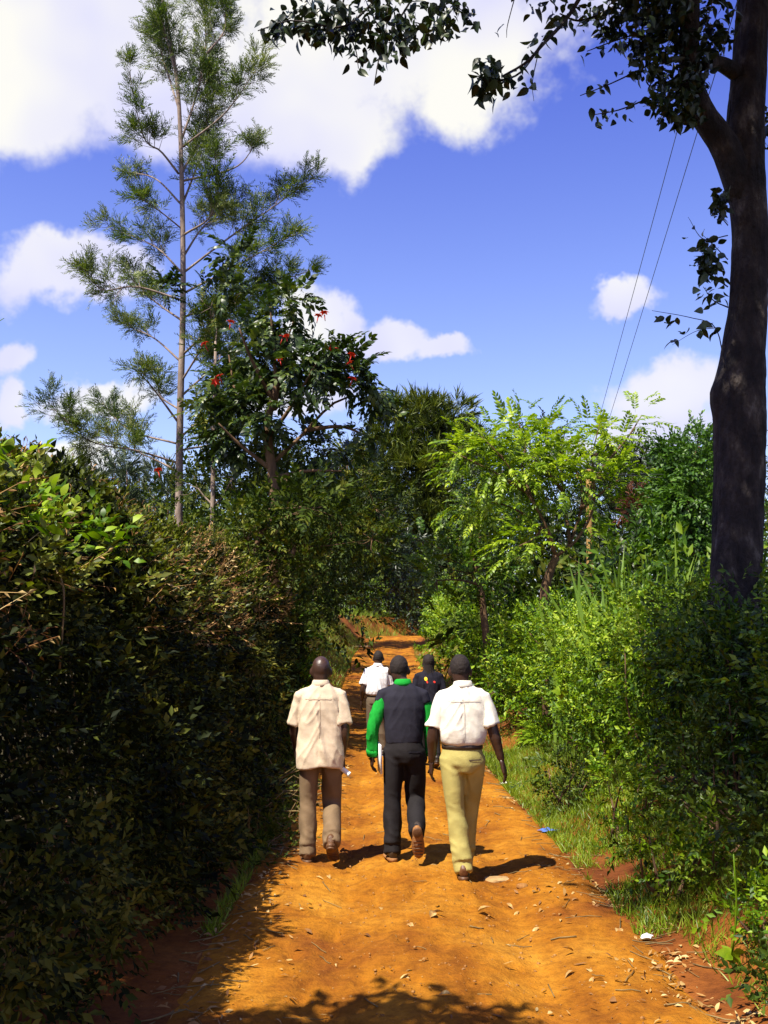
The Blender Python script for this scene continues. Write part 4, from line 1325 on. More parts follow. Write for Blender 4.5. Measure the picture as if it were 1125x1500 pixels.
# cane grass clumps
for (px, d, n, h, lab) in ((905, 13.0, 46, 1.3, 'clump of tall pale green cane grass blades beside the utility pole foot'), (955, 12.0, 34, 1.2, 'clump of arching cane grass blades between the pole and the big trunk'), (872, 14, 26, 1.15, 'shorter clump of cane grass behind the fresh green shrub')):
    x = P(px, 900, d)[0]
    b = np.array([x, d, float(H(x, d))])
    r = thing('cane_grass', lab, 'grass clump', b)
    for k in range(n):
        L = rng.uniform(1.5, 2.35) * h
        lean = rng.normal(size=2) * .42
        o0 = b + np.array([rng.normal() * .3, rng.normal() * .2, 0])
        t = np.linspace(0, 1, 9)
        c = o0 + np.stack([lean[0] * t ** 2 * 1.0, lean[1] * t ** 2, L * (t - .28 * abs(lean[0]) * t ** 3)], 1)
        tw_ = rng.uniform(0, np.pi)
        sd = np.array([math.cos(tw_), math.sin(tw_) * .6, 0])
        w = .034 * np.sin(np.pi * np.clip(.08 + .92 * t, 0, 1)) ** .7 + .002
        V = np.stack([c - sd * w[:, None], c + [0, 0, -.006], c + sd * w[:, None]], 1).reshape(-1, 3)
        f = []
        for i in range(8):
            f += [[3 * i, 3 * i + 1, 3 * i + 4, 3 * i + 3], [3 * i + 1, 3 * i + 2, 3 * i + 5, 3 * i + 4]]
        MB().add(V, np.array(f)).build('blade', M['cane'], r, smooth=True, origin=b)

# ------------------------------------------------------------------ grass of the verges, leaf litter, stones
def grass(name, label, pts, hgt, mat):
    n = len(pts)
    V0 = np.array([[0, -.5, 0], [0, .5, 0], [.55, .36, .0], [.55, -.36, 0], [1, 0, 0]])
    d = nrm(rng.normal(size=(n, 3)) * [.45, .45, .1] + [0, 0, 1])
    bend = nrm(rng.normal(size=(n, 3)) * [1, 1, .1])
    R = frames(d, bend)
    hs = hgt * rng.uniform(.5, 1.35, n)
    w = .0055 + hs * .02
    V = V0[None] * np.stack([np.ones(n), w / hs, np.ones(n)], -1)[:, None, :]
    V[:, 2:4, 2] -= .10; V[:, 4, 2] -= .42
    W = np.einsum('nij,nvj->nvi', R, V) * hs[:, None, None] + pts[:, None, :]
    off = (np.arange(n) * 5)[:, None, None]
    m = MB().add(W.reshape(-1, 3), (np.array([[0, 1, 2, 3]])[None] + off).reshape(-1, 4), (np.array([[3, 2, 4]])[None] + off).reshape(-1, 3))
    return tag(m.build(name, mat), label, 'grass', kind='stuff')


def verge(n, y0, y1, u0, u1, thr, pw=1.5, seed=0):
    y = y0 + (y1 - y0) * rng.random(n) ** pw
    u = rng.uniform(u0, u1, n)
    x = xc(y) + np.sign(u0) * 0 + np.where(u > 0, hw(y), -hw(y)) + u
    p = np.stack([x, y], -1)
    e = np.clip(np.abs(u) / .5, 0, 1)
    k = fbm(p * 1.6, 3, seed) + .22 * e + .10 * sst(9, 13, y) > thr
    x, y = x[k], y[k]
    return on_ground(x, y, -.01)


grass('grass', 'short lit grass on the verge below the shrubs', np.concatenate([verge(28000, 6.6, 16, -.1, 1.15, .47, 1.0, 7), verge(12000, 14, 46, -.1, 1.0, .5, 1.3, 7), verge(3500, 4.6, 7.5, .25, 1.5, .68, 1, 7)]), .10, M['grass'])
grass('grass', 'rough grass on the bank beyond the tall hedge', np.concatenate([verge(9000, 12.5, 18, -.7, .05, .55, 1.0, 17), verge(17000, 16, 50, -2.2, .05, .45, 1.3, 17)]), .22, M['grass'])
y = rng.uniform(52, 66, 6000); x = rng.uniform(-7, .3, 6000) + xc(y) - 1.4
grass('grass', 'long grass on the outer bank of the lane bend', on_ground(x, y), .45, M['grass'])
# long grass bank behind the bend
y = rng.uniform(66, 80, 3500); x = rng.uniform(-8, 4, 3500)
grass('grass', 'tall grass facing the lane behind the bend', on_ground(x, y), .8, M['grass'])

lf = [T_leaf(1, w, c, f) for w, c, f in ((.34, .3, .3), (.26, -.25, .35), (.45, .15, .2), (.18, .3, .3))]


def edge_weight(n, y0, y1):
    y = y0 + (y1 - y0) * rng.random(n) ** 1.6
    side = rng.random(n)
    u = np.where(side < .60, hw(y) - np.abs(rng.normal(size=n)) * .42 + .28, np.where(side < .91, -hw(y) + np.abs(rng.normal(size=n)) * .32 - .12, rng.uniform(-1.2, 1.3, n)))
    return xc(y) + u, y


m = MB()
n = 3600
x, y = edge_weight(n, 4.3, 20)
k = fbm(np.stack([x, y], -1) * 1.4, 3, 99) > .44
x, y = x[k], y[k]; n = len(x)
p = on_ground(x, y, .008)
R = frames(nrm(rng.normal(size=(n, 3)) * [1, 1, .18]), nrm(rng.normal(size=(n, 3)) * .35 + [0, 0, 1]))
s = .018 + .065 * rng.random(n) ** 2
w = rng.integers(0, 4, n)
for t in range(4):
    scatter(m, lf[t], p[w == t], R[w == t], s[w == t])
tag(m.build('leaf_litter', M['dryleaf']), 'scattered small dead leaves and straw on the lane', 'leaf litter', kind='stuff')
m = MB()
for k in range(300):
    x, y = edge_weight(1, 4.3, 16); x, y = x[0], y[0]
    a = rng.uniform(0, np.pi * 2); L = rng.uniform(.05, .26)
    t = np.linspace(-.5, .5, 4)
    q = np.stack([x + t * L * math.cos(a), y + t * L * math.sin(a) + .02 * np.sin(t * 4), 0 * t], 1)
    q[:, 2] = H(q[:, 0], q[:, 1]) + .008
    tube(m, q, rng.uniform(.002, .0045), 4)
tag(m.build('twig_litter', M['drytwig']), 'thin dry twigs lying on the lane', 'twig litter', kind='stuff')
# gravel
oc = np.array([[1, 0, 0], [-1, 0, 0], [0, 1, 0], [0, -1, 0], [0, 0, .6], [0, 0, -.6], [.6, .6, .3], [-.6, .55, .3]])
of = np.array([[0, 2, 4], [2, 1, 4], [1, 3, 4], [3, 0, 4], [2, 0, 5], [1, 2, 5], [3, 1, 5], [0, 3, 5]])
n = 3000
y = 4.2 + 14 * rng.random(n) ** 1.5
x = xc(y) + np.clip(rng.normal(size=n) * .75, -1.5, 1.6)
m = MB()
scatter(m, (oc[:6], [of]), on_ground(x, y, .001), frames(rvec(n) * [1, 1, .2] + 1e-3, rvec(n) * .4 + [0, 0, 1]), .004 + .012 * rng.random(n) ** 4)
tag(m.build('gravel', M['gravel']), 'small stones and clods pressed in the lane', 'gravel', kind='stuff')
# larger single leaves that can be told apart
k = 0
for (px, py) in [(790, 1357), (630, 1357), (595, 1435), (955, 1427), (598, 1365), (637, 1350), (640, 1340), (860, 1410), (870, 1437), (840, 1400), (700, 1340), (742, 1318), (825, 1325), (905, 1365), (930, 1375), (950, 1380), (780, 1310), (760, 1330), (600, 1440), (660, 1470), (1000, 1400), (1085, 1480), (1100, 1465), (885, 1440), (450, 1330), (480, 1285)]:
    v = pdir(px, py); t = CAM_H / -v[2]
    x, y = v[0] * t, v[1] * t
    o = link('fallen_leaf', bpy.data.meshes.get('fallen_leaf_%d' % (k % 3)) or MB().add(*(lambda T: (T[0], *T[1]))(T_leaf(1, (.36, .5, .28)[k % 3], .22, .35, True))).mesh('fallen_leaf_%d' % (k % 3)), M['dryleaf'])
    o.location = (x, y, float(H(x, y)) + .012)
    o.rotation_euler = (rng.normal() * .25, rng.normal() * .25, rng.uniform(0, 6.3)); sc = rng.uniform(.06, .11); o.scale = (sc, sc, sc)
    tag(o, 'larger pale dead leaf lying on the orange lane', 'leaf', 'larger dead leaves on the lane')
    k += 1


def rock(name, label, px, py, size, flat, mat, seed):
    v = pdir(px, py); t = CAM_H / -v[2]
    x, y = v[0] * t, v[1] * t
    th, ph = np.meshgrid(np.linspace(0, np.pi, 14), np.linspace(0, 2 * np.pi, 22, endpoint=False), indexing='ij')
    d = np.stack([np.sin(th) * np.cos(ph), np.sin(th) * np.sin(ph), np.cos(th)], -1)
    r = .75 + .55 * (fbm(d * 1.8 + seed, 4, seed) - .3)
    V = d * r[..., None] * np.array([size, size * .7, size * flat])
    V[..., 2] = np.minimum(V[..., 2], size * flat * .62)
    i, j = np.meshgrid(np.arange(13), np.arange(22), indexing='ij'); i, j = i.ravel(), j.ravel()
    q = np.stack([i * 22 + j, (i + 1) * 22 + j, (i + 1) * 22 + (j + 1) % 22, i * 22 + (j + 1) % 22], 1)
    o = MB().add(V, q).build(name, mat, smooth=True)
    o.location = (x, y, float(H(x, y)) + size * flat * .12)
    return tag(o, label, 'stone')


rock('flat_stone', 'flat pale stone beside the khaki trousered walker', 728, 1284, .15, .22, M['stone'], 3)
rock('flat_stone', 'half buried pale stone in the far part of the lane', 532, 1010, .5, .18, M['stone'], 5)
rock('stone', 'small reddish stone near the pale flat one', 765, 1300, .05, .7, M['gravel'], 8)


def crumple(name, label, px, py, size, col, cat):
    m_ = surf_mat(name, [(.4, col), (.6, tuple(min(1, c * 1.3) for c in col))], 20, .4, 0, spec=.5)
    v = pdir(px, py); t = CAM_H / -v[2]
    x, y = v[0] * t, v[1] * t
    g = np.linspace(-1, 1, 11)
    X, Y = np.meshgrid(g, g)
    Z = .9 * fbm(np.stack([X * 1.6 + px, Y * 1.6], -1), 4, 3) * (1.15 - .5 * np.hypot(X, Y)) + .05
    ob = grid_mesh(name, X * size * (1 + .25 * np.sin(Y * 3)), Y * size * .7, Z * size * .8, m_)
    ob.location = (x, y, float(H(x, y)) + .005)
    ob.rotation_euler[2] = rng.uniform(0, 6)
    mod = ob.modifiers.new('solid', 'SOLIDIFY'); mod.thickness = .002
    return tag(ob, label, cat)


crumple('plastic_scrap', 'crumpled blue plastic scrap in the grass edge', 803, 1220, .085, (.06, .12, .40), 'litter')
crumple('paper_scrap', 'crumpled white paper scrap by the sunlit verge', 741, 1152, .07, (.75, .72, .66), 'litter')
crumple('paper_scrap', 'torn whitish wrapper among dead leaves on the lane edge', 948, 1375, .045, (.6, .58, .6), 'litter')
# ------------------------------------------------------------------ people
def cloth_mat(name, col, rough=.85, var=.12, weave=180):
    m, nt, b = new_mat(name)
    L = nt.links.new
    tc = nnode(nt, 'ShaderNodeTexCoord')
    n1 = nnode(nt, 'ShaderNodeTexNoise', Scale=7.0, Detail=6.0); L(tc.outputs['Object'], n1.inputs['Vector'])
    lo = tuple(c * (1 - var) for c in col); hi = tuple(min(1, c * (1 + var)) for c in col)
    L(ramp(nt, [(.35, lo), (.65, hi)], n1.outputs['Fac']), b.inputs['Base Color'])
    b.inputs['Roughness'].default_value = rough
    b.inputs['Specular IOR Level'].default_value = .2
    n2 = nnode(nt, 'ShaderNodeTexNoise', Scale=float(weave), Detail=2.0); L(tc.outputs['Object'], n2.inputs['Vector'])
    n3 = nnode(nt, 'ShaderNodeTexNoise', Scale=16.0, Detail=4.0); L(tc.outputs['Object'], n3.inputs['Vector'])
    ad = nnode(nt, 'ShaderNodeMath', operation='MULTIPLY_ADD'); L(n3.outputs['Fac'], ad.inputs[0]); ad.inputs[1].default_value = 2.2; L(n2.outputs['Fac'], ad.inputs[2])
    bm = nnode(nt, 'ShaderNodeBump', Strength=.35, Distance=.006)
    L(ad.outputs[0], bm.inputs['Height']); L(bm.outputs[0], b.inputs['Normal'])
    return m


def loft(mb, pts, rads, side=(1, 0, 0), k=22, ex=2.0):
    pts = np.asarray(pts, float); rads = np.asarray(rads, float)
    n = len(pts)
    T = nrm(np.gradient(pts, axis=0))
    a = np.linspace(0, 2 * np.pi, k, endpoint=False)
    ca, sa = np.cos(a), np.sin(a)
    if ex != 2.0:
        ca = np.sign(ca) * np.abs(ca) ** (2 / ex); sa = np.sign(sa) * np.abs(sa) ** (2 / ex)
    side = np.asarray(side, float)
    V = []
    for i in range(n):
        S = nrm(side - np.dot(side, T[i]) * T[i])
        B = np.cross(T[i], S)
        V.append(pts[i] + rads[i, 0] * ca[:, None] * S + rads[i, 1] * sa[:, None] * B)
    V = np.concatenate(V + [pts[:1], pts[-1:]])
    i, j = np.meshgrid(np.arange(n - 1), np.arange(k), indexing='ij'); i, j = i.ravel(), j.ravel()
    q = np.stack([i * k + j, i * k + (j + 1) % k, (i + 1) * k + (j + 1) % k, (i + 1) * k + j], 1)
    jj = np.arange(k)
    c0 = np.stack([np.full(k, n * k), (jj + 1) % k, jj], 1)
    c1 = np.stack([np.full(k, n * k + 1), (n - 1) * k + jj, (n - 1) * k + (jj + 1) % k], 1)
    mb.add(V, q, c0, c1)


def ball(mb, c, r, k=16):
    z = np.cos(np.linspace(np.pi - .12, .12, 9))
    rr = np.sqrt(1 - z * z)
    c = np.asarray(c, float); r = np.broadcast_to(np.asarray(r, float), (3,))
    loft(mb, np.stack([c[0] + 0 * z, c[1] + 0 * z, c[2] + z * r[2]], 1), np.stack([rr * r[0], rr * r[1]], 1), k=k)


def fuse(mb, voxel, smooth=3):
    """voxel-remesh overlapping pieces into one continuous surface"""
    me = mb.mesh('tmp')
    ob = bpy.data.objects.new('tmp', me); COL.objects.link(ob)
    r = ob.modifiers.new('r', 'REMESH'); r.mode = 'VOXEL'; r.voxel_size = voxel
    s = ob.modifiers.new('s', 'SMOOTH'); s.factor = .5; s.iterations = smooth
    dg = bpy.context.evaluated_depsgraph_get()
    out = bpy.data.meshes.new_from_object(ob.evaluated_get(dg))
    bpy.data.objects.remove(ob); bpy.data.meshes.remove(me)
    out.materials.clear()
    n = len(out.vertices)
    V = np.empty(n * 3, np.float32); out.vertices.foreach_get('co', V)
    Nn = np.empty(n * 3, np.float32); out.vertices.foreach_get('normal', Nn)
    return out, V.reshape(-1, 3).astype(float), Nn.reshape(-1, 3).astype(float)


def setv(me, V):
    me.vertices.foreach_set('co', V.astype(np.float32).ravel())
    me.polygons.foreach_set('use_smooth', np.ones(len(me.polygons), bool))
    me.update()


def ridged(p, seed):
    return 1 - np.abs(2 * vnoise(p, seed) - 1)


def finish(name, me, V, mat, parent):
    setv(me, V)
    return link(name, me, mat, parent)


def add_mesh(mb, me, V):
    """append an existing mesh (quads and triangles) to a builder"""
    q, t = [], []
    for p in me.polygons:
        (q if len(p.vertices) == 4 else t).append(tuple(p.vertices))
    mb.add(V, np.array(q, np.int64).reshape(-1, 4), np.array(t, np.int64).reshape(-1, 3))


def hand(mb, wrist, d, palm, thumb_dir, curl):
    """palm and five separate fingers; d along the hand, palm = palm normal, thumb_dir = thumb side"""
    d = nrm(np.asarray(d, float)); palm = nrm(np.asarray(palm, float) - np.dot(palm, d) * d)
    s = np.cross(d, palm); s = s if np.dot(s, thumb_dir) > 0 else -s
    w = np.asarray(wrist, float)
    loft(mb, [w - d * .03, w, w + d * .03, w + d * .07, w + d * .095], [(.026, .02), (.028, .019), (.038, .018), (.043, .016), (.040, .013)], side=s, k=14)
    for i, L in enumerate((.070, .080, .075, .060)):
        o = w + d * .088 + s * (.030 - .020 * i)
        p = [o]
        dd = d.copy()
        for jn in range(3):
            c = curl * (.35, .55, .5)[jn]
            dd = nrm(dd * math.cos(c) + palm * math.sin(c))
            p.append(p[-1] + dd * L * (.42, .33, .25)[jn])
        loft(mb, smoothline(p, 8), np.stack([np.linspace(.0095, .0065, 8)] * 2, 1), side=s, k=8)
    o = w + d * .025 + s * .03
    p = [o, o + s * .022 + d * .028 + palm * .012, o + s * .026 + d * .062 + palm * .028]
    loft(mb, smoothline(p, 7), np.stack([np.linspace(.012, .008, 7)] * 2, 1), side=d, k=8)


def shoe(ankle, toe, roll, mat_u, mat_s, parent, tall=.0):
    """shoe from heel to toe; ankle joint and toe point fix its pitch"""
    ankle = np.asarray(ankle, float); toe = np.asarray(toe, float)
    f = nrm(toe - ankle)
    # local frame: y along the sole, z up from the sole
    side = nrm(np.array([1.0, roll, 0]))
    up = nrm(np.cross(side, f)); side = np.cross(f, up)
    R = np.stack([side, f, up], 1)
    def tr(q): return ankle + np.asarray(q, float) @ R.T
    ys = np.array([-.075, -.06, -.02, .04, .10, .15, .185, .20])
    hw_ = np.array([.020, .036, .040, .042, .049, .047, .034, .012])
    ht = np.array([.03, .05, .055, .047, .036, .03, .024, .012])
    zc = np.array([-.035, -.03, -.028, -.036, -.047, -.053, -.058, -.06])
    u = MB()
    loft(u, tr(np.stack([0 * ys, ys, zc], 1)), np.stack([hw_, ht], 1), side=side, k=18)
    loft(u, tr([[0, -.02, -.02], [0, -.012, .03], [0, -.01, .05]]), [(.042, .05), (.043, .048), (.04, .044)], side=side, k=16)
    me, V, N_ = fuse(u, .008, 1)
    ob = finish('shoe', me, V, mat_u, parent)
    s = MB()
    t = np.linspace(0, 2 * np.pi, 36, endpoint=False)
    yy = .062 + .142 * np.cos(t)
    wv = np.interp(yy, ys, hw_ + .005) * np.sign(np.sin(t)) * np.abs(np.sin(t)) ** .35
    top = tr(np.stack([wv, yy, np.interp(yy, [-.08, .02, .1, .2], [-.068, -.072, -.073, -.068])], 1))
    bot = tr(np.stack([wv * .97, yy, np.interp(yy, [-.08, -.01, .0, .1, .2], [-.098, -.098, -.09, -.09, -.08])], 1))
    j = np.arange(36)
    s.add(np.concatenate([top, bot]), np.stack([j, (j + 1) % 36, 36 + (j + 1) % 36, 36 + j], 1), np.array([list(range(36))[::-1]]), np.array([list(range(36, 72))]))
    s.build('sole', mat_s, ob)
    hl = MB()
    loft(hl, tr([[0, -.032, -.094], [0, -.032, -.097], [0, -.032, -.112], [0, -.032, -.114]]), [(.02, .02), (.036, .040), (.036, .040), (.033, .037)], side=side, k=16)
    hl.build('heel', BROWNL, ob)
    for q in range(5):
        tb = MB(); yq = .05 + .03 * q
        tube(tb, tr([[-.036, yq, -.092 + .008 * max(0, q - 2) / 2], [.036, yq, -.092 + .008 * max(0, q - 2) / 2]]), .0045, 5)
        tb.build('tread', BROWNL, ob)
    return ob


SKIN = surf_mat('dark_skin', [(.3, (.034, .016, .010)), (.7, (.058, .028, .018))], 9, .42, .15, 60, spec=.5)
HAIR = surf_mat('black_hair', [(.3, (.009, .006, .005)), (.7, (.024, .016, .013))], 90, .8, .8, 240, dist=.006)
EYE = surf_mat('eye_white', [(.4, (.6, .55, .5)), (.6, (.7, .65, .6))], 5, .3, 0)


def person(label, loc, yaw, scale, ps, outfit):
    root = thing('person', label, 'person', loc, rz=yaw)
    root.scale = (scale,) * 3
    g = lambda k: np.array(ps[k], float)
    lean = np.array(ps.get('lean', (0, 0)), float)          # shift of the shoulders

    def tor(z, x=0.0, y=0.0):
        t = np.clip((z - .92) / .55, 0, 1.3)
        return np.array([x + lean[0] * t, y + lean[1] * t, z])
    headc = tor(1.583, ps.get('head', (0, 0))[0], .025 + ps.get('head', (0, 0))[1])
    # ---- body
    b = MB()
    loft(b, [tor(z) for z in (.84, .92, 1.02, 1.14, 1.26, 1.36, 1.42, 1.46)], [(.12, .09), (.155, .105), (.145, .095), (.145, .10), (.16, .105), (.165, .09), (.13, .07), (.06, .055)], k=24)
    loft(b, [tor(1.40, 0, -.01), tor(1.47, 0, 0), headc - [0, .012, .08], headc - [0, .01, .03]], [(.074, .068), (.061, .062), (.060, .062), (.060, .062)], k=18)
    # head: skull, face, jaw
    ball(b, headc + [0, -.018, .022], (.080, .098, .102), 20)
    ball(b, headc + [0, -.045, -.045], (.066, .055, .075), 18)
    ball(b, headc + [0, .022, -.04], (.061, .068, .078), 18)
    ball(b, headc + [0, .082, -.018], (.014, .02, .026), 10)       # nose
    ball(b, headc + [0, .076, -.062], (.026, .014, .010), 10)      # lips
    ball(b, headc + [0, .070, .022], (.052, .018, .012), 10)       # brow
    for sx in (-1, 1):
        ball(b, headc + [sx * .087, -.014, -.016], (.014, .022, .035), 10)
    for sd in 'LR':
        sh, el, wr = g('sh' + sd) + tor(1.42) * [1, 1, 0], g('el' + sd) + tor(1.13) * [1, 1, 0], g('wr' + sd) + tor(.95) * [1, 1, 0]
        ax = smoothline([sh, (sh + el) / 2 * [1, 1, 1], el, (el + wr) / 2, wr], 14)
        ra = np.interp(np.linspace(0, 1, 14), [0, .15, .35, .5, .62, .85, 1], [.055, .056, .052, .044, .047, .035, .029])
        loft(b, ax, np.stack([ra, ra], 1), k=14)
        hp, kn, an = g('hip' + sd), g('kn' + sd), g('an' + sd)
        ax = smoothline([hp, (hp + kn) / 2, kn, (kn + an) / 2, an], 14)
        ra = np.interp(np.linspace(0, 1, 14), [0, .2, .5, .65, 1], [.078, .075, .052, .052, .034])
        loft(b, ax, np.stack([ra, ra], 1), k=14)
    me, V, Nn = fuse(b, .0135, 2)
    fb = MB(); add_mesh(fb, me, V); bpy.data.meshes.remove(me)
    for sd, sg in (('L', -1), ('R', 1)):
        wr = g('wr' + sd) + tor(.95) * [1, 1, 0]; el = g('el' + sd) + tor(1.13) * [1, 1, 0]
        hd = nrm(nrm(wr - el) + np.array(ps.get('hd' + sd, (0, 0, 0))))
        hand(fb, wr + hd * .015, hd, ps.get('palm' + sd, (-sg, .1, 0)), ps.get('thumb' + sd, (0, 1, 0)), ps.get('curl' + sd, .6))
    fb.build('body', SKIN, root, smooth=True)
    for sx in (-1, 1):
        e = MB(); ball(e, headc + [sx * .031, .072, .004], .0115, 10)
        e.build('eye', EYE, root, smooth=True)
    # ---- hair
    if outfit.get('hair'):
        h = MB()
        ball(h, headc + [0, -.018, .022], np.array((.080, .098, .102)) + .0025 + outfit.get('afro', 0), 24)
        me, V, Nn = fuse(h, .008, 1)
        keep = headc + [0, 0, 0]
        V = V + Nn * (.005 * (vnoise(V * 90, 5) - .5))[:, None]
        lim = headc[2] - .012 + .11 * np.clip((V[:, 1] - headc[1] + .02) / .09, -.62, 1)
        kk = .955 + .045 * sst(-.035, .012, V[:, 2] - lim)
        V = (headc + [0, -.018, .022]) + (V - (headc + [0, -.018, .022])) * kk[:, None]
        finish('hair', me, V, HAIR, root)
        if outfit['hair'] == 'braids':
            for k in range(15):
                a = -math.pi / 2 + (k - 7) * .17
                s0 = headc + [math.cos(a) * .085, math.sin(a) * .10, .05]
                e0 = headc + [math.cos(a) * .06 * (1 + .1 * (k % 3)), -.115 - .01 * (k % 2), -.19 - .03 * (k % 4)]
                m = MB(); t_ = smoothline([headc + [math.cos(a) * .05, math.sin(a) * .06, .11], s0, headc + [math.cos(a) * .085, math.sin(a) * .105, -.06], e0], 10)
                tube(m, t_, np.linspace(.012, .007, 10), 6)
                m.build('braid', HAIR, root, smooth=True)
    # ---- trousers
    t = MB()
    wz = outfit.get('waist', 1.0)
    loft(t, [tor(wz + .02), tor(wz), tor(.92), (0, 0, .86), (0, 0, .80)], [(.150, .108), (.154, .113), (.167, .124), (.168, .122), (.10, .10)], k=26)
    for sd, sg in (('L', -1), ('R', 1)):
        hp, kn, an = g('hip' + sd), g('kn' + sd), g('an' + sd)
        q = [hp + [0, 0, .02], (hp * .5 + kn * .5), kn, kn * .45 + an * .55, an + nrm(kn - an) * .045 + (0, -.008, 0)]
        ax = smoothline(q, 18)
        tt = np.linspace(0, 1, 18)
        ra = np.interp(tt, [0, .12, .3, .5, .75, .93, 1], np.array([.086, .089, .084, .074, .068, .068, .069]) * outfit.get('baggy', 1.0))
        loft(t, ax, np.stack([ra * .95, ra * 1.05], 1), k=18)
        loft(t, [an + nrm(kn - an) * .10, an + nrm(kn - an) * .03 + (0, .012, 0), an + nrm(kn - an) * -.045 + (0, .0, 0)], [(.064, .068), (.066, .074), (.066, .078)], k=18)
    me, V, Nn = fuse(t, .0115, 2)
    z = V[:, 2:3]
    fold = .022 * (ridged(V * [8, 8, 2.4] + V[:, 2:3] * 1.5, 3) - .55) * sst(1.0, .85, V[:, 2]) + .013 * (ridged(V * [5, 5, 15] + 7 + V[:, :1] * 8, 4) - .5) * (np.exp(-((V[:, 2] - .2) / .13) ** 2) + .6 * np.exp(-((V[:, 2] - .52) / .09) ** 2) + .6 * np.exp(-((V[:, 2] - .83) / .06) ** 2))
    V = V + Nn * fold[:, None]
    tr_ = finish('trousers', me, V, outfit['trousers'], root)
    hem_ = outfit['hem']
    # back pocket welt
    bv = BVHTree.FromPolygons([Vector(v) for v in V], [tuple(p.vertices) for p in me.polygons])

    def decal(name, cx, cz, w, h, mat, parent, tree, rnd=False, y0=-.6, rot=0.0):
        m = MB(); k = 9
        X, Z = np.meshgrid(np.linspace(-1, 1, k), np.linspace(-1, 1, k))
        if rnd:
            X, Z = X * np.sqrt(1 - Z * Z / 2), Z * np.sqrt(1 - X * X / 2)
        pts = []
        for xx, zz in zip(X.ravel(), Z.ravel()):
            ox, oz = xx * w * math.cos(rot) - zz * h * math.sin(rot), xx * w * math.sin(rot) + zz * h * math.cos(rot)
            hit = tree.ray_cast(Vector((cx + ox, y0, cz + oz)), Vector((0, 1, 0)))
            pts.append((hit[0] + hit[1] * .004) if hit[0] else Vector((cx + ox, -.1, cz + oz)))
        i, j = np.meshgrid(np.arange(k - 1), np.arange(k - 1), indexing='ij'); i, j = i.ravel(), j.ravel()
        m.add(np.array(pts), np.stack([i * k + j, i * k + j + 1, (i + 1) * k + j + 1, (i + 1) * k + j], 1))
        return m.build(name, mat, parent, smooth=True)
    if hem_ > .93:
        decal('pocket', .085 + lean[0] * .1, .90, .048, .005, outfit.get('pocket', outfit['trousers']), tr_, bv)
    # ---- shirt
    s = MB()
    hem = outfit['hem']
    loose = outfit.get('loose', 0.0)
    if hem < .93:
        zz = [hem, hem + .02, .92, 1.02, 1.14, 1.26, 1.36, 1.42, 1.455, 1.475]
        rr = [(.182 + loose, .138 + loose), (.183 + loose, .139 + loose), (.180 + loose * .9, .137 + loose * .8), (.174 + loose * .7, .130 + loose * .6), (.175 + loose * .4, .127 + loose * .3), (.190, .130), (.176, .115), (.142, .092), (.090, .075), (.066, .066)]
    else:
        zz = [hem, hem + .02, hem + .06, 1.14, 1.26, 1.36, 1.42, 1.455, 1.475]
        rr = [(.155, .114), (.163 + loose, .123 + loose), (.170 + loose, .129 + loose), (.177 + loose * .6, .130 + loose * .5), (.187, .128), (.178, .113), (.144, .091), (.090, .075), (.066, .066)]
    loft(s, [tor(z) for z in zz], rr, k=30, ex=2.25)
    armparts = []
    for sd, sg in (('L', -1), ('R', 1)):
        sh, el, wr = g('sh' + sd) + tor(1.42) * [1, 1, 0], g('el' + sd) + tor(1.13) * [1, 1, 0], g('wr' + sd) + tor(.95) * [1, 1, 0]
        loft(s, [tor(1.395, sg * .07), tor(1.382, sg * .125), sh, sh + (el - sh) * .25], [(.066, .058), (.066, .058), (.064, .057), (.062, .058)], side=(0, 1, 0), k=18)
        if outfit['sleeve'] == 'short':
            L = outfit.get('slen', .80)
            ax = [sh + [-sg * .02, 0, .005], sh + (el - sh) * .3, sh + (el - sh) * .6, sh + (el - sh) * L, sh + (el - sh) * (L + .015)]
            loft(s, ax, [(.060, .056), (.066, .060), (.070, .063), (.074, .067), (.072, .065)], side=(0, 1, 0), k=20)
        else:
            ax = smoothline([sh + [-sg * .02, 0, .005], sh + (el - sh) * .5, el, (el + wr) / 2, wr + (wr - el) * .02], 16)
            ra = np.interp(np.linspace(0, 1, 16), [0, .2, .5, .85, 1], [.060, .061, .055, .050, .044])
            m_ = MB(); loft(m_, ax, np.stack([ra, ra], 1), side=(0, 1, 0), k=18)
            if outfit.get('vest'):
                armparts.append((m_, el, wr))
            else:
                s.add(np.concatenate(m_.v), *m_.f)
    me, V, Nn = fuse(s, .0092, 2)
    sd_ = outfit.get('seed', 0)
    f1 = .030 * (ridged(V * [11, 6, 1.7] + sd_ + V[:, 2:3] * [1.4, 0, 0], 8 + sd_) ** 2 - .4) * sst(1.44, 1.15, V[:, 2]) + .009 * (ridged(V * [16, 8, 4.0] + sd_ * 3 + V[:, 2:3] * [9, 0, 0] * np.sign(V[:, :1]), 31 + sd_) ** 3 - .3)
    f2 = .009 * (ridged(V * [6, 6, 9] + V[:, :1] * 9 + sd_, 12 + sd_) - .5)
    k_ = outfit.get('folds', 1.0)
    V = V + Nn * ((f1 + f2) * k_ * (.35 + .65 * sst(hem, hem + .10, V[:, 2])))[:, None]
    if hem < .93:
        V[:, 2] += .012 * np.sin(V[:, 0] * 16 + sd_) * sst(hem + .10, hem + .01, V[:, 2])
    top = finish('vest' if outfit.get('vest') else 'shirt', me, V, outfit['vest'] if outfit.get('vest') else outfit['shirt'], root)
    bv = BVHTree.FromPolygons([Vector(v) for v in V], [tuple(p.vertices) for p in me.polygons])
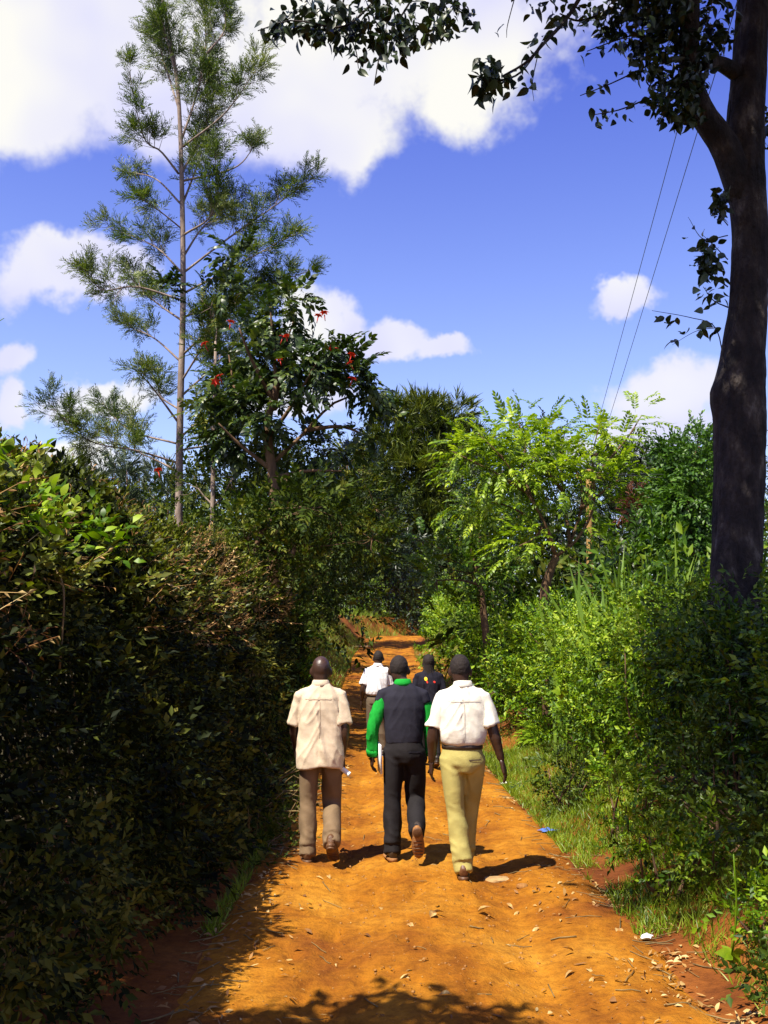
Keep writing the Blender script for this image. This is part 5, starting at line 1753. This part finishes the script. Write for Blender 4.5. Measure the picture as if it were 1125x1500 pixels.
    for (m_, el, wr) in armparts:
        me2, V2, N2 = fuse(m_, .008, 2)
        V2 = V2 + N2 * (.010 * (ridged(V2 * [9, 9, 7] + V2[:, :1] * 14, 22) ** 2 - .4))[:, None]
        sl = finish('sleeve', me2, V2, outfit['shirt'], root)
        c = MB(); ax = wr - el; ax = ax / np.linalg.norm(ax)
        loft(c, [wr - ax * .045, wr - ax * .02, wr + ax * .012], [(.052, .052), (.053, .053), (.049, .049)], side=(0, 1, 0), k=18)
        c.build('cuff', outfit['shirt'], sl, smooth=True)
    if outfit.get('seam'):
        decal('yoke_seam', lean[0] * .8, 1.345, .125, .0028, outfit['seam'], top, bv)
        decal('back_seam', lean[0] * .6, 1.18, .0028, .15, outfit['seam'], top, bv)
    # collar band
    c = MB()
    loft(c, [tor(1.452, 0, -.004), tor(1.475, 0, -.006), tor(1.50, 0, -.006), tor(1.505, 0, -.006)], [(.086, .080), (.077, .075), (.069, .069), (.062, .062)], k=26)
    c.build('collar', outfit['shirt'], root, smooth=True)
    if outfit.get('belt'):
        c = MB()
        loft(c, [tor(wz - .012), tor(wz - .01), tor(wz + .026), tor(wz + .028)], [(.152, .112), (.1625, .1215), (.1605, .1195), (.150, .110)], k=30)
        c.build('belt', outfit['belt'], root, smooth=True)
    for (nm, x, z_, w, h, mt, rot) in outfit.get('marks', []):
        decal(nm, x + lean[0] * .8, z_, w, h, mt, top, bv, True, rot=rot)
    # ---- shoes
    for sd in 'LR':
        shoe(g('an' + sd), g('an' + sd) + np.array(ps['toe' + sd], float), ps.get('roll' + sd, 0), outfit['shoe'], outfit['sole'], root)
    return root, tor


C_ = {k: cloth_mat(k, v) for k, v in dict(cream=(.54, .43, .31), white=(.66, .62, .53), green=(.006, .26, .025), navy=(.016, .015, .024), black=(.012, .010, .011), brown=(.165, .11, .062), khaki=(.36, .31, .10),
                                          grey=(.11, .08, .052), tan=(.40, .31, .22), ecru=(.52, .48, .40), ink=(.009, .008, .015), white2=(.68, .66, .66)).items()}
LEATHER = surf_mat('brown_leather', [(.3, (.09, .036, .014)), (.7, (.16, .07, .028))], 20, .5, .2, 60, spec=.5)
BROWNL = surf_mat('worn_brown_leather', [(.3, (.07, .03, .012)), (.7, (.13, .06, .025))], 20, .55, .2, 60, spec=.4)
BLACKL = surf_mat('dark_leather', [(.3, (.025, .018, .014)), (.7, (.045, .03, .02))], 20, .45, .2, 60, spec=.5)
TAN = surf_mat('tan_rubber', [(.3, (.20, .085, .028)), (.7, (.32, .15, .05))], 25, .8, .3, 90)
PAPER = surf_mat('white_paper', [(.3, (.76, .74, .70)), (.7, (.84, .82, .78))], 12, .7, 0)
PLASTIC = surf_mat('clear_plastic', [(.3, (.55, .57, .62)), (.7, (.72, .74, .78))], 12, .25, 0, spec=.6)
YEL = surf_mat('yellow_print', [(.3, (.75, .50, .02)), (.7, (.85, .6, .03))], 12, .7, 0)
RED = surf_mat('red_print', [(.3, (.55, .03, .02)), (.7, (.65, .05, .03))], 12, .7, 0)

base_pose = dict(hipL=(-.088, 0, .90), hipR=(.088, 0, .90), shL=(-.168, 0, 1.372), shR=(.168, 0, 1.372))


def spot(px, d):
    x = P(px, 1000, d)[0]
    return (x, d, float(H(x, d)) - .004)


LOCA = spot(470, 8.75)
pa = dict(base_pose, knL=(-.098, .045, .49), anL=(-.10, -.02, .10), toeL=(-.02, .14, -.0), knR=(.098, .11, .49), anR=(.105, -.12, .20), toeR=(.015, .10, -.085),
          elL=(-.222, .05, 1.10), wrL=(-.22, .20, .91), elR=(.205, -.05, 1.10), wrR=(.185, .02, .855), curlL=.7, curlR=1.2, palmR=(-.6, -.6, -.2), head=(.0, .01))
A, torA = person('man with shaved head in an untucked cream short sleeved shirt, holding a rolled paper', LOCA, .02, 1.012, pa,
                 dict(hem=.775, sleeve='short', shirt=C_['cream'], trousers=C_['brown'], shoe=BROWNL, sole=BROWNL, loose=.014, seam=C_['tan'], slen=.86, baggy=1.04, seed=1, folds=.85, pocket=C_['grey']))
LOCB = spot(592, 8.7)
pb_ = dict(base_pose, knL=(-.098, .03, .49), anL=(-.105, -.02, .10), toeL=(-.03, .14, 0), knR=(.092, .10, .49), anR=(.105, -.25, .285), toeR=(.012, .055, -.19),
           elL=(-.262, -.03, 1.10), wrL=(-.275, .05, .87), elR=(.225, .02, 1.10), wrR=(.23, .08, .87), curlL=.9, curlR=.6, head=(-.03, .02), lean=(-.012, .02))
Bp, torB = person('man in a dark sleeveless pullover over a bright green long sleeved shirt, between two others', LOCB, -.02, 1.0, pb_,
                  dict(hem=.965, sleeve='long', shirt=C_['green'], vest=C_['navy'], trousers=C_['black'], shoe=BLACKL, sole=TAN, hair='short', waist=.985, baggy=1.08, seed=4, folds=.5, loose=-.006, pocket=C_['navy']))
LOCC = spot(676, 8.1)
pc = dict(base_pose, knL=(-.05, .02, .49), anL=(-.005, -.04, .10), toeL=(.01, .14, 0), knR=(.075, .20, .53), anR=(.05, .33, .13), toeR=(.02, .13, .03),
          elL=(-.232, .0, 1.10), wrL=(-.235, .08, .87), elR=(.235, -.05, 1.12), wrR=(.305, -.02, .885), curlL=.7, curlR=.55, head=(-.02, .01), lean=(.01, .0), palmR=(-.8, .3, 0))
Cp, torC = person('man in a tucked white short sleeved shirt, dark belt and khaki trousers', LOCC, .03, 1.015, pc,
                  dict(hem=1.01, sleeve='short', shirt=C_['white'], trousers=C_['khaki'], shoe=LEATHER, sole=BROWNL, hair='short', belt=BLACKL, loose=.006, seam=C_['ecru'], slen=.84, baggy=1.08, seed=7, folds=1.0, waist=.99, pocket=C_['grey']))
LOCD = spot(552, 15.8)
pd_ = dict(base_pose, knL=(-.095, .06, .49), anL=(-.10, -.06, .13), toeL=(0, .13, -.04), knR=(.095, .10, .50), anR=(.1, .16, .10), toeR=(.02, .14, 0),
           elL=(-.23, -.05, 1.11), wrL=(-.25, .04, .90), elR=(.22, .05, 1.11), wrR=(.19, .22, .98), lean=(.02, .0))
Dp, _ = person('man in a white short sleeved shirt and grey brown trousers, walking ahead of the group', LOCD, -.05, .965, pd_,
               dict(hem=.99, sleeve='short', shirt=C_['white2'], trousers=C_['grey'], shoe=BLACKL, sole=BLACKL, hair='short', loose=.012, seed=9, belt=BLACKL, waist=.975, slen=.8))
LOCE = spot(628, 15.0)
pe = dict(base_pose, knL=(-.09, .09, .49), anL=(-.09, .12, .10), toeL=(0, .14, 0), knR=(.09, .05, .49), anR=(.095, -.12, .15), toeR=(0, .12, -.06),
          elL=(-.225, .0, 1.11), wrL=(-.23, .1, .9), elR=(.225, .0, 1.11), wrR=(.23, .1, .9))
Ep, _ = person('person with long dark braids in a black top with yellow and red print, walking ahead', LOCE, .05, .96, pe,
               dict(hem=.86, sleeve='short', shirt=C_['ink'], trousers=C_['black'], shoe=BLACKL, sole=BLACKL, hair='braids', afro=.006, seed=11, slen=.9,
                    marks=[('print', -.055, 1.335, .024, .030, YEL, .2), ('print', -.035, 1.29, .012, .022, RED, .4), ('print', .075, 1.29, .020, .016, RED, -.5)]))


def world_of(root, p):
    bpy.context.view_layer.update()
    return np.array(root.matrix_world @ Vector(p))


# rolled paper in the right hand of the first man
h = world_of(A, (.18, .0, .765))
r = thing('rolled_paper', 'white rolled paper held by the man in cream', 'paper', h)
m = MB(); ax = nrm(np.array([.80, -.25, -.55]))
th = np.linspace(0, 4.5 * np.pi, 60); rad_ = .016 + .006 * th / th[-1]
s1 = nrm(np.cross(ax, [0, 0, 1.])); s2 = np.cross(ax, s1)
ring = rad_[:, None] * (np.cos(th)[:, None] * s1 + np.sin(th)[:, None] * s2)
V = np.concatenate([h - ax * .13 + ring, h + ax * .09 + ring]); i = np.arange(59)
m.add(V, np.stack([i, i + 1, 61 + i, 60 + i], 1)); m.build('sheet', PAPER, r, smooth=True, origin=h)
# papers carried by the second man
h = world_of(Bp, (-.212, .02, .84))
r = thing('document_folder', 'thin white folder carried by the man in green sleeves', 'folder', h)
for k, mt in enumerate((PAPER, PAPER, C_['white2'])):
    m = MB()
    x0 = -.008 + .006 * k; w_, hh = .11 - .004 * k, .125 - .003 * k
    c8 = np.array([[x, y, z] for x in (x0, x0 + .005) for y in (-w_, w_) for z in (-hh, hh)])
    m.add(c8, np.array([[0, 1, 3, 2], [4, 6, 7, 5], [0, 4, 5, 1], [2, 3, 7, 6], [0, 2, 6, 4], [1, 5, 7, 3]]))
    o = m.build(('cover', 'sheet', 'cover')[k], mt, r)
r.rotation_euler = (.06, -.05, .12)
